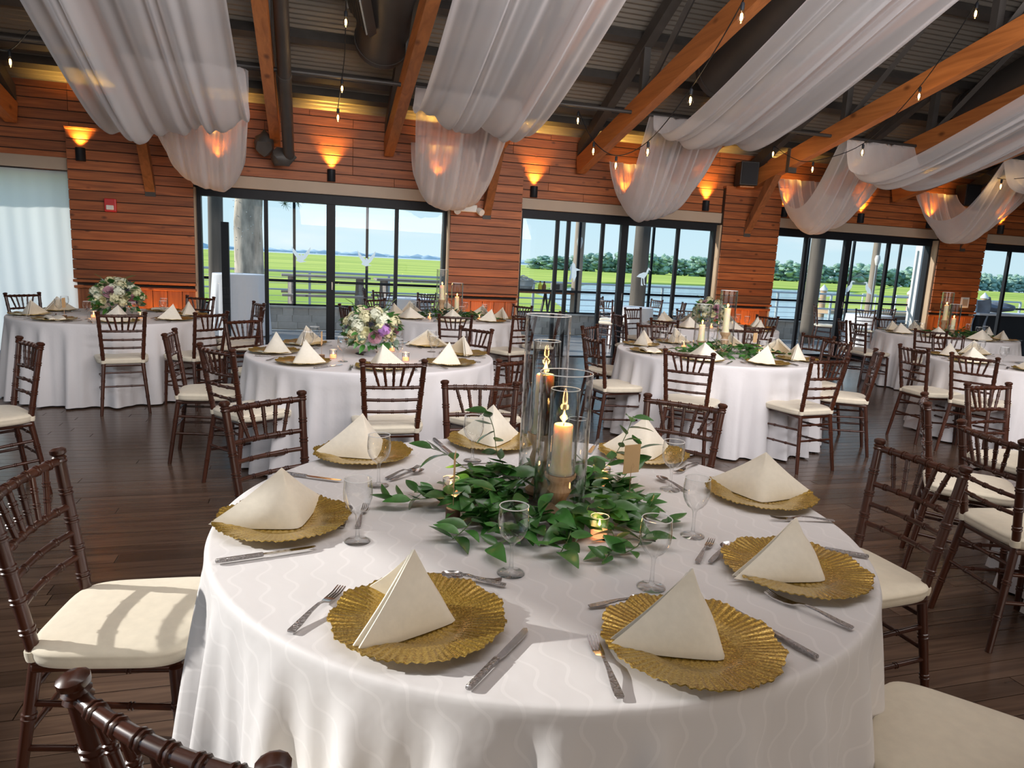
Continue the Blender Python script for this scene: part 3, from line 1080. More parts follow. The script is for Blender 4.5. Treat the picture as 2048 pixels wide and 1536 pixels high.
# black patio post by the cocktail table
t = thing('patio_post', 'slim black post standing beside the white cocktail table in the porch', 'post', (-1.28, 12.0, 0))
MB().box((0, 0, 0.95), (0.11, 0.11, 1.9)).build('column', M['black'], t, smooth=False)
MB().bbox((0, 0, 0.02), (0.4, 0.4, 0.04), 0.005).build('base_plate', M['black'], t, smooth=False)
# oyster tub on a trestle table
t = thing('trestle_table', 'rough plank trestle table on the deck outside the second doors', 'table', (4.86, 15.6, -0.08))
pm = MB().bbox((0, 0, 0), (2.3, 0.17, 0.05), 0.004).mesh('plank', M['brace'], smooth=False)
for k in range(4):
    inst('plank', pm, t, (0, -0.27 + 0.18 * k, 0.93))
for e in (-0.95, 0.55):
    for s in (-1, 1):
        MB().rod((e + 0.16 * s, -0.25, 0), (e, -0.2, 0.92), [(0, 0.03), (1, 0.03)], 4).rod((e + 0.16 * s, 0.25, 0), (e, 0.2, 0.92), [(0, 0.03), (1, 0.03)], 4).build('leg', M['steel'], t, smooth=False)
t = thing('metal_tub', 'galvanised tub heaped with oyster shells on the trestle table', 'tub', (4.72, 15.55, 0.875))
MB().lathe([(0.0, 0.0), (0.24, 0.0), (0.25, 0.02), (0.265, 0.10), (0.275, 0.105), (0.27, 0.12), (0.285, 0.22), (0.30, 0.225), (0.30, 0.245), (0.28, 0.24), (0.25, 0.05), (0, 0.04)], 28).build('tub', M['galv'], t)
for s in (-1, 1):
    MB().tube([(s * 0.29, -0.06, 0.17), (s * 0.35, -0.05, 0.16), (s * 0.35, 0.05, 0.16), (s * 0.29, 0.06, 0.17)], 0.01, 6).build('handle', M['galv'], t)
q = MB()
rnd = random.Random(8)
for k in range(60):
    a, rr = rnd.uniform(0, 2 * pi), 0.24 * sqrt(rnd.random())
    q.blob((rr * cos(a), rr * sin(a), 0.25 + (0.24 - rr) * 0.35 + rnd.uniform(-0.02, 0.02)), (rnd.uniform(0.03, 0.055), rnd.uniform(0.02, 0.04), 0.013), 1, 0.25)
tag(q.build('oyster_shells', M['shell'], t), kind='stuff')
for k, (x, mm, lab) in enumerate(((5.16, 'cream', 'yellow bottle standing right of the metal tub'), (5.26, 'brace', 'brown bottle standing right of the yellow bottle'))):
    t = thing('bottle', lab, 'bottle', (x, 15.5, 0.875))
    MB().lathe([(0, 0), (0.045, 0), (0.047, 0.02), (0.047, 0.13), (0.02, 0.18), (0.018, 0.2), (0, 0.2)], 14).build('body', M[mm] if k else mat('mustard_yellow', (0.75, 0.62, 0.05), 0.4), t)
    MB().lathe([(0, 0.2), (0.02, 0.2), (0.02, 0.225), (0, 0.225)], 12).build('cap', M['black'], t)
t = thing('napkin_box', 'small grey crate standing on the right end of the trestle table', 'box', (5.60, 15.55, 0.875))
MB().bbox((0, 0, 0.10), (0.26, 0.2, 0.2), 0.006).build('crate', M['shingle'], t, smooth=False)
MB().bbox((-0.02, -0.103, 0.11), (0.10, 0.01, 0.12), 0.003).build('window_label', M['steel'], t, smooth=False)
tag(MB().blob((4.25, 15.5, 0.952), (0.16, 0.12, 0.07), 2, 0.2).build('glove_heap', M['darkcloth']), 'heap of dark gloves left of the metal tub', 'gloves')

# marsh, creek and far shore
struct(MB().prism([(-600, 20), (900, 20), (1500, 2600), (-1500, 2600)], 'Z', -3.0, -1.9).build('ground_water', M['water'], smooth=False))
creek = [(21, 58), (24, 74), (38, 100), (50, 122), (74, 146), (96, 153), (130, 150), (60, 78), (46, 60), (50, 55), (70, 50), (60, 22), (14, 22), (15.5, 36)]
# marsh as land sheets around the creek
land1 = [(-400, 22), (13, 22), (14.5, 36), (20.5, 58), (23.5, 74), (37.5, 100), (49.5, 122), (74, 147), (97, 154), (140, 152), (420, 420), (420, 900), (-600, 900)]
land2 = [(142, 153), (63, 79), (51, 60), (57, 57), (78, 62), (130, 90), (420, 200), (420, 415)]
tag(MB().prism(land1, 'Z', -1.95, -1.6).build('marsh_grass', M['marsh'], smooth=False), 'wide sheet of yellow green marsh grass outside', 'marsh', kind='stuff')
tag(MB().prism(land2, 'Z', -1.95, -1.6).build('marsh_bank', M['marsh'], smooth=False), 'yellow green marsh on the right bank of the creek', 'marsh', kind='stuff')
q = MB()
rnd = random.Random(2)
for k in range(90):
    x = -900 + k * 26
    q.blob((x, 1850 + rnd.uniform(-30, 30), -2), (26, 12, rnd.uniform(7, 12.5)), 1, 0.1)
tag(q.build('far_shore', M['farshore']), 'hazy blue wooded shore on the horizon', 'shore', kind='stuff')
q = MB()
for k in range(230):
    t_ = k / 229
    x = 118 + t_ * 420 + rnd.uniform(-4, 4)
    y = 372 + 20 * sin(t_ * 9) + rnd.uniform(-6, 10)
    hgt = rnd.uniform(9.5, 13.5) * (0.5 + 0.5 * min(1, t_ * 8))
    for j in range(11):
        f = (j + 0.5) / 11
        q.blob((x + rnd.uniform(-3.6, 3.6) * (1.1 - 0.6 * f), y + rnd.uniform(-4, 2), -1.6 + hgt * (0.06 + 0.84 * f + rnd.uniform(-0.04, 0.04))), (rnd.uniform(1.5, 3.0), 2.2, hgt * rnd.uniform(0.08, 0.15)), 1, 0.3)
tag(q.build('tree_line', M['tree'], smooth=False), 'long line of green trees beyond the marsh', 'trees', kind='stuff')
t = thing('house', 'small pale house with chimney among the trees beyond the creek', 'house', (318, 352, -1.6))
MB().prism([(-5, 0), (5, 0), (5, 4), (0, 6.4), (-5, 4)], 'Y', -4, 4).build('walls', M['shingle'], t, smooth=False)
MB().prism([(-5.5, 3.8), (0, 6.5), (5.5, 3.8), (5.5, 4.2), (0, 6.95), (-5.5, 4.2)], 'Y', -4.4, 4.4).build('roof', M['galv'], t, smooth=False)
MB().box((-4.4, -3, 5.6), (1.0, 1.0, 5)).build('chimney', M['shingle'], t, smooth=False)
# dock with piles
t = thing('dock', 'tan floating dock in the creek seen through the third doors', 'dock', (46, 50, -1.9))
MB().box((4, 0, 0.55), (16, 2.0, 0.3)).build('platform', M['log'], t, smooth=False)
MB().box((5, -0.9, 0.2), (11, 0.3, 0.5)).build('fascia', M['bark'], t, smooth=False)
for k, (x, y) in enumerate(((43.5, 51.6), (53.0, 51.5), (58.8, 49))):
    t = thing('dock_pile', ('dock pile with a white cap, left of three', 'dock pile with a white cap, middle of three', 'dock pile with a white cap, right of three')[k], 'pile', (x, y, -2.2), 0, 'capped piles of the dock')
    MB().rod((0, 0, 0), (0, 0, 2.6), [(0, 0.28), (1, 0.26)], 10).build('shaft', M['log'], t)
    MB().lathe([(0.33, 2.6), (0.33, 2.75), (0.0, 3.15)], 12).build('cap', M['plaster'], t)
t = thing('life_ring', 'small red life ring on the right dock pile', 'ring', (56.6, 48.4, -0.2))
MB().grid(lambda u, v: ((0.5 + 0.17 * cos(2 * pi * v)) * cos(2 * pi * u), 0.17 * sin(2 * pi * v), (0.5 + 0.17 * cos(2 * pi * v)) * sin(2 * pi * u)), 18, 8).build('ring', M['red'], t)
MB().box((0, 0, -0.8), (0.06, 0.06, 1.2)).build('stand', M['plaster'], t)
for k, x in enumerate((46.6, 50.2)):
    t = thing('boarding_rail', ('white boarding rail on the dock, left one', 'white boarding rail on the dock, right one')[k], 'rail', (x, 49.6, -1.2), 0, 'white boarding rails on the dock')
    MB().tube([(-0.7, 0, 0), (-0.7, 0, 1.5), (0.7, 0, 1.5), (0.7, 0, 0)], 0.06, 6).build('hoop', M['plaster'], t)

# ------------------------------------------------------------------ wall fittings
SX = [(-2.85, 'at the left pier beside the curtain'), (-1.2, 'behind the lower end of the leftmost drape'), (0.30, 'above the middle of the first doors'), (1.85, 'behind the lower end of the second drape'),
      (3.36, 'above the left end of the second doors'), (4.9, 'behind the lower end of the third drape'), (6.40, 'above the right end of the second doors'),
      (7.95, 'at the left end of the third doors'), (9.58, 'above the middle of the third doors'), (11.15, 'above the right end of the third doors'), (12.9, 'at the far right edge of the wall')]
for x, where in SX:
    t = thing('wall_sconce', 'small black half round up-light sconce ' + where, 'sconce', (x, YW - 0.03 if x > -2 else YW - 0.13, 2.60), 0, 'black up-light sconces')
    q = MB()
    prof = [(0.055, -0.085), (0.058, -0.08), (0.058, 0.08), (0.052, 0.085), (0.048, 0.07)]
    vs = []
    for r, z in prof:
        for k in range(9):
            a = pi + pi * k / 8
            vs.append((r * cos(a), r * sin(a) * 1.3 - 0.005, z))
    fs = [(j * 9 + k, j * 9 + k + 1, (j + 1) * 9 + k + 1, (j + 1) * 9 + k) for j in range(4) for k in range(8)]
    fs.append(tuple(range(0, 9)))
    q.add(vs, fs).box((0, 0.01, 0), (0.10, 0.03, 0.15))
    q.build('shade', M['black'], t)
    MB().lathe([(0, 0.05), (0.035, 0.05), (0.035, 0.056), (0, 0.056)], 12, (0, -0.035, 0)).build('lamp', emis('sconce_lamp', (1, 0.55, 0.15), 6) if 'sl' not in M else M['sl'], t)
    yy = t.location.y
    L = lamp('sconce_light', 'SPOT', (x, yy - 0.05, 2.69), (0, 0.10, 1), energy=95, color=(1.0, 0.54, 0.10), spot=88, blend=0.9, radius=0.03)
# floor up-lights washing the piers
for x in (-1.95, 2.6, 7.28, 11.96):
    lamp('pier_uplight', 'SPOT', (x, YW - 0.32, 0.12), (0, 0.16, 1), energy=60, color=(1.0, 0.40, 0.05), spot=95, blend=0.8, radius=0.04)
for i, x in enumerate((-1.95, 2.6, 7.28, 11.96)):
    t = thing('floor_uplight', 'small black up-light can on the floor behind the table at ' + ('the left pier', 'the second pier', 'the third pier', 'the right pier')[i], 'lamp', (x, YW - 0.32, 0), 0, 'floor up-lights at the piers')
    MB().lathe([(0, 0), (0.05, 0), (0.05, 0.09), (0.045, 0.09), (0.04, 0.05), (0, 0.05)], 14).build('can', M['black'], t)
# speakers standing on the pier ledges
for k, (x, rz, lab) in enumerate(((-2.42, 0.25, 'black loudspeaker left of the knee brace at the left pier'), (6.98, -0.25, 'black loudspeaker on the ledge of the third pier'), (11.72, -0.2, 'black loudspeaker on the ledge of the right pier'))):
    t = thing('wall_speaker', lab, 'speaker', (x, YW - 0.26, 2.945), rz, 'black loudspeakers on the pier ledges')
    MB().bbox((0, 0, 0.19), (0.30, 0.28, 0.38), 0.01).build('cabinet', M['speaker'], t, smooth=False)
    MB().bbox((0, -0.145, 0.19), (0.26, 0.012, 0.34), 0.004).build('grille', M['darkcloth'], t, smooth=False)
    MB().bbox((0, 0.05, -0.018), (0.24, 0.26, 0.025), 0.004).build('bracket', M['beam'], t, smooth=False)
# fire alarm, emergency light, wall plate
t = thing('fire_alarm', 'small red fire alarm strobe on the plank wall at left', 'alarm', (-2.53, YW - 0.145, 1.98))
MB().bbox((0, 0, 0), (0.14, 0.05, 0.17), 0.01).build('body', M['red'], t, smooth=False)
MB().bbox((0, -0.03, -0.03), (0.09, 0.03, 0.06), 0.008).build('strobe', M['plaster'], t, smooth=False)
t = thing('emergency_light', 'white emergency light with two lamp heads on the second pier', 'light', (2.30, YW - 0.16, 2.27))
MB().bbox((0, 0, 0), (0.26, 0.09, 0.11), 0.015).build('case', M['plaster'], t, smooth=False)
for s in (-1, 1):
    MB().rod((s * 0.15, -0.02, -0.02), (s * 0.19, -0.10, -0.06), [(0, 0.045), (0.7, 0.055), (1, 0.05)], 14).build('lamp_head', M['plaster'], t)
t = thing('wall_plate', 'square pale switch plate on the right pier', 'plate', (12.55 - 0.35, YW - 0.135, 1.17))
MB().bbox((0, 0, 0), (0.20, 0.02, 0.20), 0.006).build('plate', M['plaster'], t, smooth=False)
MB().bbox((0, -0.012, 0), (0.13, 0.008, 0.13), 0.003).build('cover', M['beige'], t, smooth=False)
# ducts
for x, y1, zc, r, lab, reg in ((0.82, 8.9, 3.98, 0.31, 'dark round duct with a square grille between second drape and steel strut', True),
                               (5.02, 8.35, 3.98, 0.31, 'dark round duct behind the third drape', False), (9.45, 8.6, 4.02, 0.31, 'dark round duct at right above the fourth drape', False)):
    t = thing('air_duct', lab, 'duct', (x, y1, zc), 0, 'round ducts under the roof')
    s = -0.36
    MB().rod((0, 0, 0), (0, -5.2, 5.2 * 0.36), [(0, r), (1, r)], 28).build('tube', M['duct'], t)
    MB().rod((0, 0.02, 0), (0, -0.05, 0.02), [(0, r + 0.012), (1, r + 0.012)], 28).build('end_cap', M['duct'], t)
    if reg:
        q = Matrix.Rotation(radians(-20), 3, 'X') @ Matrix.Rotation(radians(38), 3, 'Y')
        o = MB().box((0, 0, 0), (0.10, 0.62, 0.42)).build('register_box', M['duct'], t, smooth=False)
        o.rotation_euler = (radians(-20), radians(-35), 0)
        o.location = (-0.33, -0.9, 0.12)
        for k in range(7):
            b_ = MB().box((-0.055, 0, -0.18 + 0.06 * k), (0.02, 0.56, 0.012)).build('register_blade', M['railing'] if k in (0, 6) else M['steel'], o, smooth=False)


# ------------------------------------------------------------------ drapes
def cat(ps, t):
    n = len(ps) - 1
    x = min(max(t, 0), 0.99999) * n
    i = int(x)
    f = x - i
    g = lambda k: Vector(ps[min(max(k, 0), n)])
    p0, p1, p2, p3 = g(i - 1), g(i), g(i + 1), g(i + 2)
    return 0.5 * ((2 * p1) + (p2 - p0) * f + (2 * p0 - 5 * p1 + 4 * p2 - p3) * f * f + (3 * p1 - p0 - 3 * p2 + p3) * f ** 3)


DR = [(-2.0, -0.66, -0.40, -0.12, 'leftmost white chiffon drape swagged under the roof at upper left', 1),
      (1.18, 2.55, 0.12, 0.0, 'second white chiffon drape from the left, in the upper middle', 2),
      (4.25, 5.66, 0.16, 0.26, 'third white chiffon drape from the left, sweeping up to the right', 3),
      (7.34, 8.66, -0.10, -0.02, 'fourth white chiffon drape from the left, at the right edge', 4),
      (10.3, 11.6, 0.0, 0.0, 'rightmost white chiffon drape, only its gathered lower end in view', 5)]
FRONT = [(1.9, 5.3), (3.9, 4.45), (5.4, 3.86), (6.4, 3.47), (7.3, 3.15), (7.9, 2.99), (8.3, 2.98), (8.56, 3.14), (8.72, 3.52)]
for xl, xr, dl, dr_, lab, seed in DR:
    rnd = random.Random(seed)
    xc, hw = (xl + xr) / 2, (xr - xl) / 2
    ph = [rnd.uniform(0, 6.28) for _ in range(8)]
    fr = [rnd.uniform(5, 8), rnd.uniform(11, 15), rnd.uniform(20, 28), rnd.uniform(38, 48)]

    def fold(u, v):
        s = 0
        for k in range(4):
            s += (0.045, 0.034, 0.022, 0.011)[k] * sin(fr[k] * u + ph[k] + 1.5 * sin(v * 2.2 + ph[k + 3]))
        return s

    def surf(a, b):
        u = 2 * a - 1
        if b < 0.62:
            v = b / 0.62
            p = cat([(y_, z_, 0) for y_, z_ in FRONT], v)
            off = dl + (dr_ - dl) * a
            loose = min(1, (1 - v) * 3.5 + 0.25)
            w = 1.0 - 0.10 * max(0, v - 0.85) / 0.15
            mid = sin(pi * min(1, v)) if v > 0.5 else 1.0
            return (xc + hw * w * (u + 0.05 * sin(7 * u + ph[0])), p[0] + 0.5 * fold(u, v) * loose, p[1] + off * min(1, (1 - v) * 6) + fold(u, v) * loose - 0.10 * (1 - u * u) * mid * min(1, (1 - v) * 5))
        v = (b - 0.62) / 0.38
        # wall swag: from the pipe, down, and up to the wall
        sagc = 1.13 - 0.42 * abs(u) ** 3.6 + (0.16 * (u - 0.4) * (u < 0.4) if seed == 1 else -0.16 * (u + 0.4) * (u > -0.4) if seed >= 3 else 0)
        yy = 8.72 + (YW - 0.28 - 8.72) * (v ** 0.85)
        zz = 3.50 - 0.38 * v - sagc * (4 * v * (1 - v)) ** 0.85
        w = 0.92 - 0.13 * (sin(pi * min(1, v * 0.95)) ** 1.3) - 0.22 * v * v
        return (xc + 0.06 * (seed == 1) + hw * w * u * (1 + 0.0 * v), yy + 0.7 * fold(u, 0.9 + v), zz + 0.5 * fold(u, 0.9 + v) * (1 - v))
    q = MB()
    q.grid(surf, 130, 90)
    o = q.build('ceiling_drape', M['sheer'], angle=180, fix=False)
    tag(o, lab, 'drape', 'white chiffon drapes under the roof')

# ------------------------------------------------------------------ strings of bulbs
bulb_me = {}


def bulb_parts():
    if bulb_me:
        return bulb_me
    bulb_me['socket'] = MB().lathe([(0, 0), (0.012, 0), (0.016, -0.01), (0.016, -0.045), (0.013, -0.055), (0, -0.055)], 12).mesh('socket', M['black'])
    bulb_me['bulb'] = MB().lathe([(0.012, -0.055), (0.014, -0.065), (0.026, -0.09), (0.030, -0.112), (0.024, -0.135), (0.010, -0.148), (0, -0.150)], 14).mesh('glass_bulb', M['bulbglass'])
    bulb_me['fil'] = MB().lathe([(0.0, -0.070), (0.009, -0.080), (0.011, -0.105), (0.008, -0.128), (0, -0.132)], 8).mesh('filament', M['bulb'])
    return bulb_me


STR = [('strand beside the duct, left of the second drape', [(0.335, 7.2, 4.099), (0.342, 7.5, 3.847), (0.367, 8.2, 3.664), (0.358, 8.66, 3.479), (0.318, 8.75, 3.173)], [1, 3, 4]),
       ('strand dipping below the bare timber right of the second drape', [(3.27, 8.68, 3.429), (3.354, 8.3, 3.013), (3.49, 7.9, 2.809), (3.546, 7.2, 2.877), (3.453, 6.2, 3.206), (3.154, 5.0, 3.538), (2.996, 4.7, 3.624)], [0, 1, 2, 3, 4, 5]),
       ('strand climbing along the strapped timber at right', [(6.703, 9.4, 3.418), (6.827, 9.1, 3.219), (6.96, 8.8, 3.152), (7.079, 8.0, 3.291), (6.795, 6.9, 3.748), (6.358, 5.9, 4.276), (5.963, 5.4, 4.327)], [0, 2, 3, 4, 5]),
       ('strand at the right edge before the last drape', [(10.435, 9.0, 3.274), (10.513, 8.8, 3.184), (10.457, 8.3, 3.153)], [1]),
       ('strand at the left edge beside the leftmost drape', [(-3.004, 8.3, 3.311), (-2.836, 8.4, 3.313), (-2.522, 8.0, 3.425)], [1])]
for lab, pts, bi in STR:
    w = [Vector(p) for p in pts]
    t = thing('string_lights', 'black cable with glowing bulbs, ' + lab, 'string lights', w[0], 0, 'strings of bulbs under the roof')
    dense = [cat([tuple(p) for p in w], k / 40) - w[0] for k in range(41)]
    MB().tube(dense, 0.0055, 5).build('cable', M['black'], t)
    bp = bulb_parts()
    for i in bi:
        s = inst('socket', bp['socket'], t, w[i] - w[0] - Vector((0, 0, 0.01)))
        inst('glass_bulb', bp['bulb'], s)
        inst('filament', bp['fil'], s)
        lamp('bulb_light', 'POINT', w[i] - Vector((0, 0, 0.2)), energy=1.6, color=(1.0, 0.62, 0.25), radius=0.03)

# ------------------------------------------------------------------ chiavari chairs
def bamboo(n_ring, r0, r1, ring=1.28, hw=0.006, L=1.0):
    """radius profile with pairs of turned rings"""
    prof = [(0, r0)]
    for k in range(1, n_ring + 1):
        t = k / (n_ring + 1)
        r = r0 + (r1 - r0) * t
        e = hw / L
        for s in (-1.0, 0.9):
            c = t + s * e * 1.1
            prof += [(c - e * 0.7, r), (c - e * 0.35, r * ring), (c + e * 0.35, r * ring), (c + e * 0.7, r)]
    prof.append((1, r1))
    return prof


CH = {}


def chair_meshes():
    # root: ground point under the middle of the two finials, the sitter looks along +y
    mh = M['mahog']
    fin = 0.178
    for s in (-1, 1):
        q = MB()
        top, mid, foot = Vector((s * fin, 0.0, 0.872)), Vector((s * 0.152, 0.065, 0.45)), Vector((s * 0.188, 0.0, 0.0))
        q.rod(mid, top, bamboo(4, 0.0165, 0.0160, 1.2, 0.006, 0.42), 10)
        q.rod(mid, foot, bamboo(2, 0.0170, 0.0130, 1.2, 0.006, 0.45), 10)
        d = (top - mid).normalized()
        q.rod(top - d * 0.002, top + d * 0.043, [(0, 0.0165), (0.12, 0.021), (0.25, 0.0165), (0.38, 0.0205), (0.5, 0.0150), (0.62, 0.0215), (0.85, 0.0220), (1.0, 0.0120)], 12)
        CH['rear_post%d' % s] = q.mesh('rear_post', mh, angle=50)
        q = MB()
        q.rod((s * 0.178, 0.405, 0.43), (s * 0.188, 0.425, 0.0), bamboo(3, 0.0175, 0.0125, 1.2, 0.006, 0.43), 10)
        CH['front_leg%d' % s] = q.mesh('front_leg', mh, angle=50)
        q = MB()
        for z in (0.335, 0.215):
            yb = 0.065 * z / 0.45
            xb = 0.188 - 0.036 * z / 0.45
            q.rod((s * xb, yb, z), (s * 0.182, 0.415, z - 0.02), bamboo(2, 0.0085, 0.0085, 1.35, 0.004, 0.35), 8, cap=False)
        CH['side_stretcher%d' % s] = q.mesh('side_stretcher', mh, angle=50)

    def px(z):
        return 0.152 + (fin - 0.152) * (z - 0.45) / 0.42

    def py(z):
        return 0.065 * (1 - (z - 0.45) / 0.42)
    for nm, z, r, nr in (('top_rail', 0.876, 0.0125, 6), ('back_rail', 0.742, 0.0105, 5), ('back_rail2', 0.665, 0.0095, 3), ('back_rail3', 0.592, 0.0095, 3)):
        q = MB()
        pts, rr = [], []
        N = 48
        for k in range(N + 1):
            t = k / N
            x = -px(z) + 2 * px(z) * t
            near = min(abs(t - j / (nr + 1)) for j in range(1, nr + 1))
            w = 1.3 if 0.006 < near < 0.016 else 1.0
            pts.append((x, py(z) - 0.020 * (1 - (2 * t - 1) ** 2), z))
            rr.append(r * w)
        # finer rings: explicit samples
        pts2, rr2 = [], []
        ts = sorted(set([0, 1] + [round(j / (nr + 1) + d, 5) for j in range(1, nr + 1) for d in (-0.024, -0.019, -0.009, -0.004, 0.004, 0.009, 0.019, 0.024)] + [k / 10 for k in range(1, 10)]))
        for t in ts:
            near = min(abs(t - j / (nr + 1)) for j in range(1, nr + 1))
            w = 1.28 if 0.0085 < near < 0.0195 else 1.0
            pts2.append((-px(z) + 2 * px(z) * t, py(z) - 0.020 * (1 - (2 * t - 1) ** 2), z))
            rr2.append(r * w)
        q.tube(pts2, rr2, 8)
        CH[nm] = q.mesh('back_rail' if nm != 'top_rail' else nm, mh, angle=50)
    for k in range(5):
        t = (k + 1) / 6
        a, b = 2 * t - 1, (2 * t - 1) * 0.72
        q = MB()
        q.rod((b * px(0.742), py(0.742) - 0.02 * (1 - b * b), 0.746), (a * px(0.876), py(0.876) - 0.02 * (1 - a * a), 0.870), bamboo(2, 0.0075, 0.0085, 1.3, 0.0045, 0.13), 8, cap=False)
        CH['spindle%d' % k] = q.mesh('spindle', mh, angle=50)
    q = MB()
    q.bbox((0, 0.235, 0.434), (0.345, 0.36, 0.024), 0.008)
    CH['seat_frame'] = q.mesh('seat_frame', mh, smooth=False)
    q = MB()
    for z in (0.325, 0.225):
        q.rod((-0.185, 0.41, z), (0.185, 0.41, z), bamboo(2, 0.0085, 0.0085, 1.35, 0.004, 0.35), 8, cap=False)
    CH['front_stretcher'] = q.mesh('front_stretcher', mh, angle=50)
    q = MB()
    for z in (0.37, 0.25):
        yb, xb = 0.065 * z / 0.45, 0.188 - 0.036 * z / 0.45
        q.rod((-xb, yb, z), (xb, yb, z), bamboo(2, 0.0085, 0.0085, 1.35, 0.004, 0.35), 8, cap=False)
    CH['back_stretcher'] = q.mesh('back_stretcher', mh, angle=50)
    # cushion: rounded trapezoid, flat top with soft edges and a welt
    q = MB()

    def outl(a):
        c, s = cos(a), sin(a)
        e = 0.42
        x = abs(c) ** e * (1 if c > 0 else -1)
        y = abs(s) ** e * (1 if s > 0 else -1)
        w = 0.212 + 0.012 * y
        return x * w, 0.245 + y * 0.205
    prof = [(0.90, 0.446), (0.975, 0.450), (0.995, 0.462), (1.0, 0.472), (0.998, 0.479), (1.006, 0.483), (0.998, 0.487), (0.975, 0.494), (0.90, 0.499), (0.6, 0.503), (0.25, 0.504), (0.0, 0.504)]
    n = 48
    vs, fs = [], []
    for s_, z in prof:
        for k in range(n):
            x, y = outl(2 * pi * k / n)
            vs.append((x * s_, 0.245 + (y - 0.245) * s_, z))
    for j in range(len(prof) - 1):
        for k in range(n):
            k2 = (k + 1) % n
            fs.append((j * n + k, j * n + k2, (j + 1) * n + k2, (j + 1) * n + k))
    fs.append(tuple(range(n - 1, -1, -1)))
    q.add(vs, fs)
    CH['cushion'] = q.mesh('cushion', M['ivory'], angle=60)
    for s in (-1, 1):
        q = MB()
        q.rod((s * 0.152, 0.064, 0.455), (s * 0.1535, 0.061, 0.482), [(0, 0.0215), (0.5, 0.0225), (1, 0.0215)], 12)
        CH['tie%d' % s] = q.mesh('cushion_tie', M['ivory'])


chair_meshes()
CPARTS = [('rear_post-1', 'rear_post'), ('rear_post1', 'rear_post'), ('front_leg-1', 'front_leg'), ('front_leg1', 'front_leg'), ('side_stretcher-1', 'side_stretcher'), ('side_stretcher1', 'side_stretcher'),
          ('top_rail', 'top_rail'), ('back_rail', 'back_rail'), ('back_rail2', 'back_rail'), ('back_rail3', 'back_rail'), ('spindle0', 'spindle'), ('spindle1', 'spindle'), ('spindle2', 'spindle'),
          ('spindle3', 'spindle'), ('spindle4', 'spindle'), ('seat_frame', 'seat_frame'), ('front_stretcher', 'front_stretcher'), ('back_stretcher', 'back_stretcher'), ('cushion', 'cushion'),
          ('tie-1', 'cushion_tie'), ('tie1', 'cushion_tie')]
CHAIR0 = []


def chair(x, y, face, label, group, z=0.0):
    """face: compass direction (degrees from +x) the sitter looks"""
    rz = radians(face - 90)
    if not CHAIR0:
        t = thing('banquet_chair', label, 'chair', (x, y, z), rz, group)
        for k, nm in CPARTS:
            inst(nm, CH[k], t)
        CHAIR0.append(t)
        return t
    return dup(CHAIR0[0], (x, y, z), rz, label, group)


# ------------------------------------------------------------------ tables and cloths
TABLES = {
    'T0': ((0.656, 1.863), 'the big front table'),
    'T1': ((-1.911, 7.923), 'the table by the white curtain'),
    'T2': ((0.461, 5.308), 'the flower table left of centre'),
    'T3': ((1.723, 8.825), 'the table below the emergency light'),
    'T4': ((3.643, 5.645), 'the candle table right of centre'),
    'T5': ((5.322, 8.47), 'the flower table right of centre'),
    'T6': ((8.9, 7.95), 'the candle table at far right'),
    'T7': ((6.85, 5.1), 'the table at the right edge'),
    'T8': ((4.15, 1.85), 'the lower right corner table'),
}
RT = 0.905


def cloth(seed, R, zt, zb, nth=288, nfold=22, amp=0.052, flare=0.03):
    rnd = random.Random(seed)
    ph = [rnd.uniform(0, 6.28) for _ in range(4)]
    q = MB()
    uv = []
    rings = [(0.0, 0)] + [(R * k / 7, 0) for k in range(1, 7)] + [(R - 0.012, 0), (R - 0.004, 1), (R, 2)]
    H = zt - zb
    drops = [0.012, 0.03, 0.06, 0.11, 0.17, 0.25, 0.34, 0.44, 0.55, 0.66, 0.78, 0.9, 1.0]

    def fold(a):
        s = sin(nfold * a + ph[0] + 1.1 * sin(3 * a + ph[1]) + 0.7 * sin(5 * a + ph[2]))
        return (0.5 + 0.5 * s) ** 1.5 * 1.3 - 0.5 + 0.25 * sin((nfold * 2 + 3) * a + ph[3])
    vs = []
    for rr, k in rings:
        for i in range(nth):
            a = 2 * pi * i / nth
            vs.append((rr * cos(a), rr * sin(a), zt - (0, 0.001, 0.005)[k] + 0.0012 * sin(9 * rr * cos(a) + 2) * sin(8 * rr * sin(a))))
            uv.append((rr * cos(a), rr * sin(a)))
    for d in drops:
        dd = d * H
        for i in range(nth):
            a = 2 * pi * i / nth
            e = max(0, (d - 0.05)) ** 0.75
            r = R + 0.003 + flare * d + amp * e * fold(a)
            r = max(r, R + 0.002)
            vs.append((r * cos(a), r * sin(a), zt - 0.005 - dd * (H - 0.005) / H))
            uv.append(((R + dd) * cos(a), (R + dd) * sin(a)))
    m = len(rings) + len(drops)
    fs = []
    for j in range(m - 1):
        for i in range(nth):
            i2 = (i + 1) % nth
            if j == 0:
                fs.append((i, nth + i, nth + i2)) if i >= 0 else None
            else:
                fs.append((j * nth + i, j * nth + i2, (j + 1) * nth + i2, (j + 1) * nth + i))
    q.add(vs, fs)
    q.uv = uv
    return q


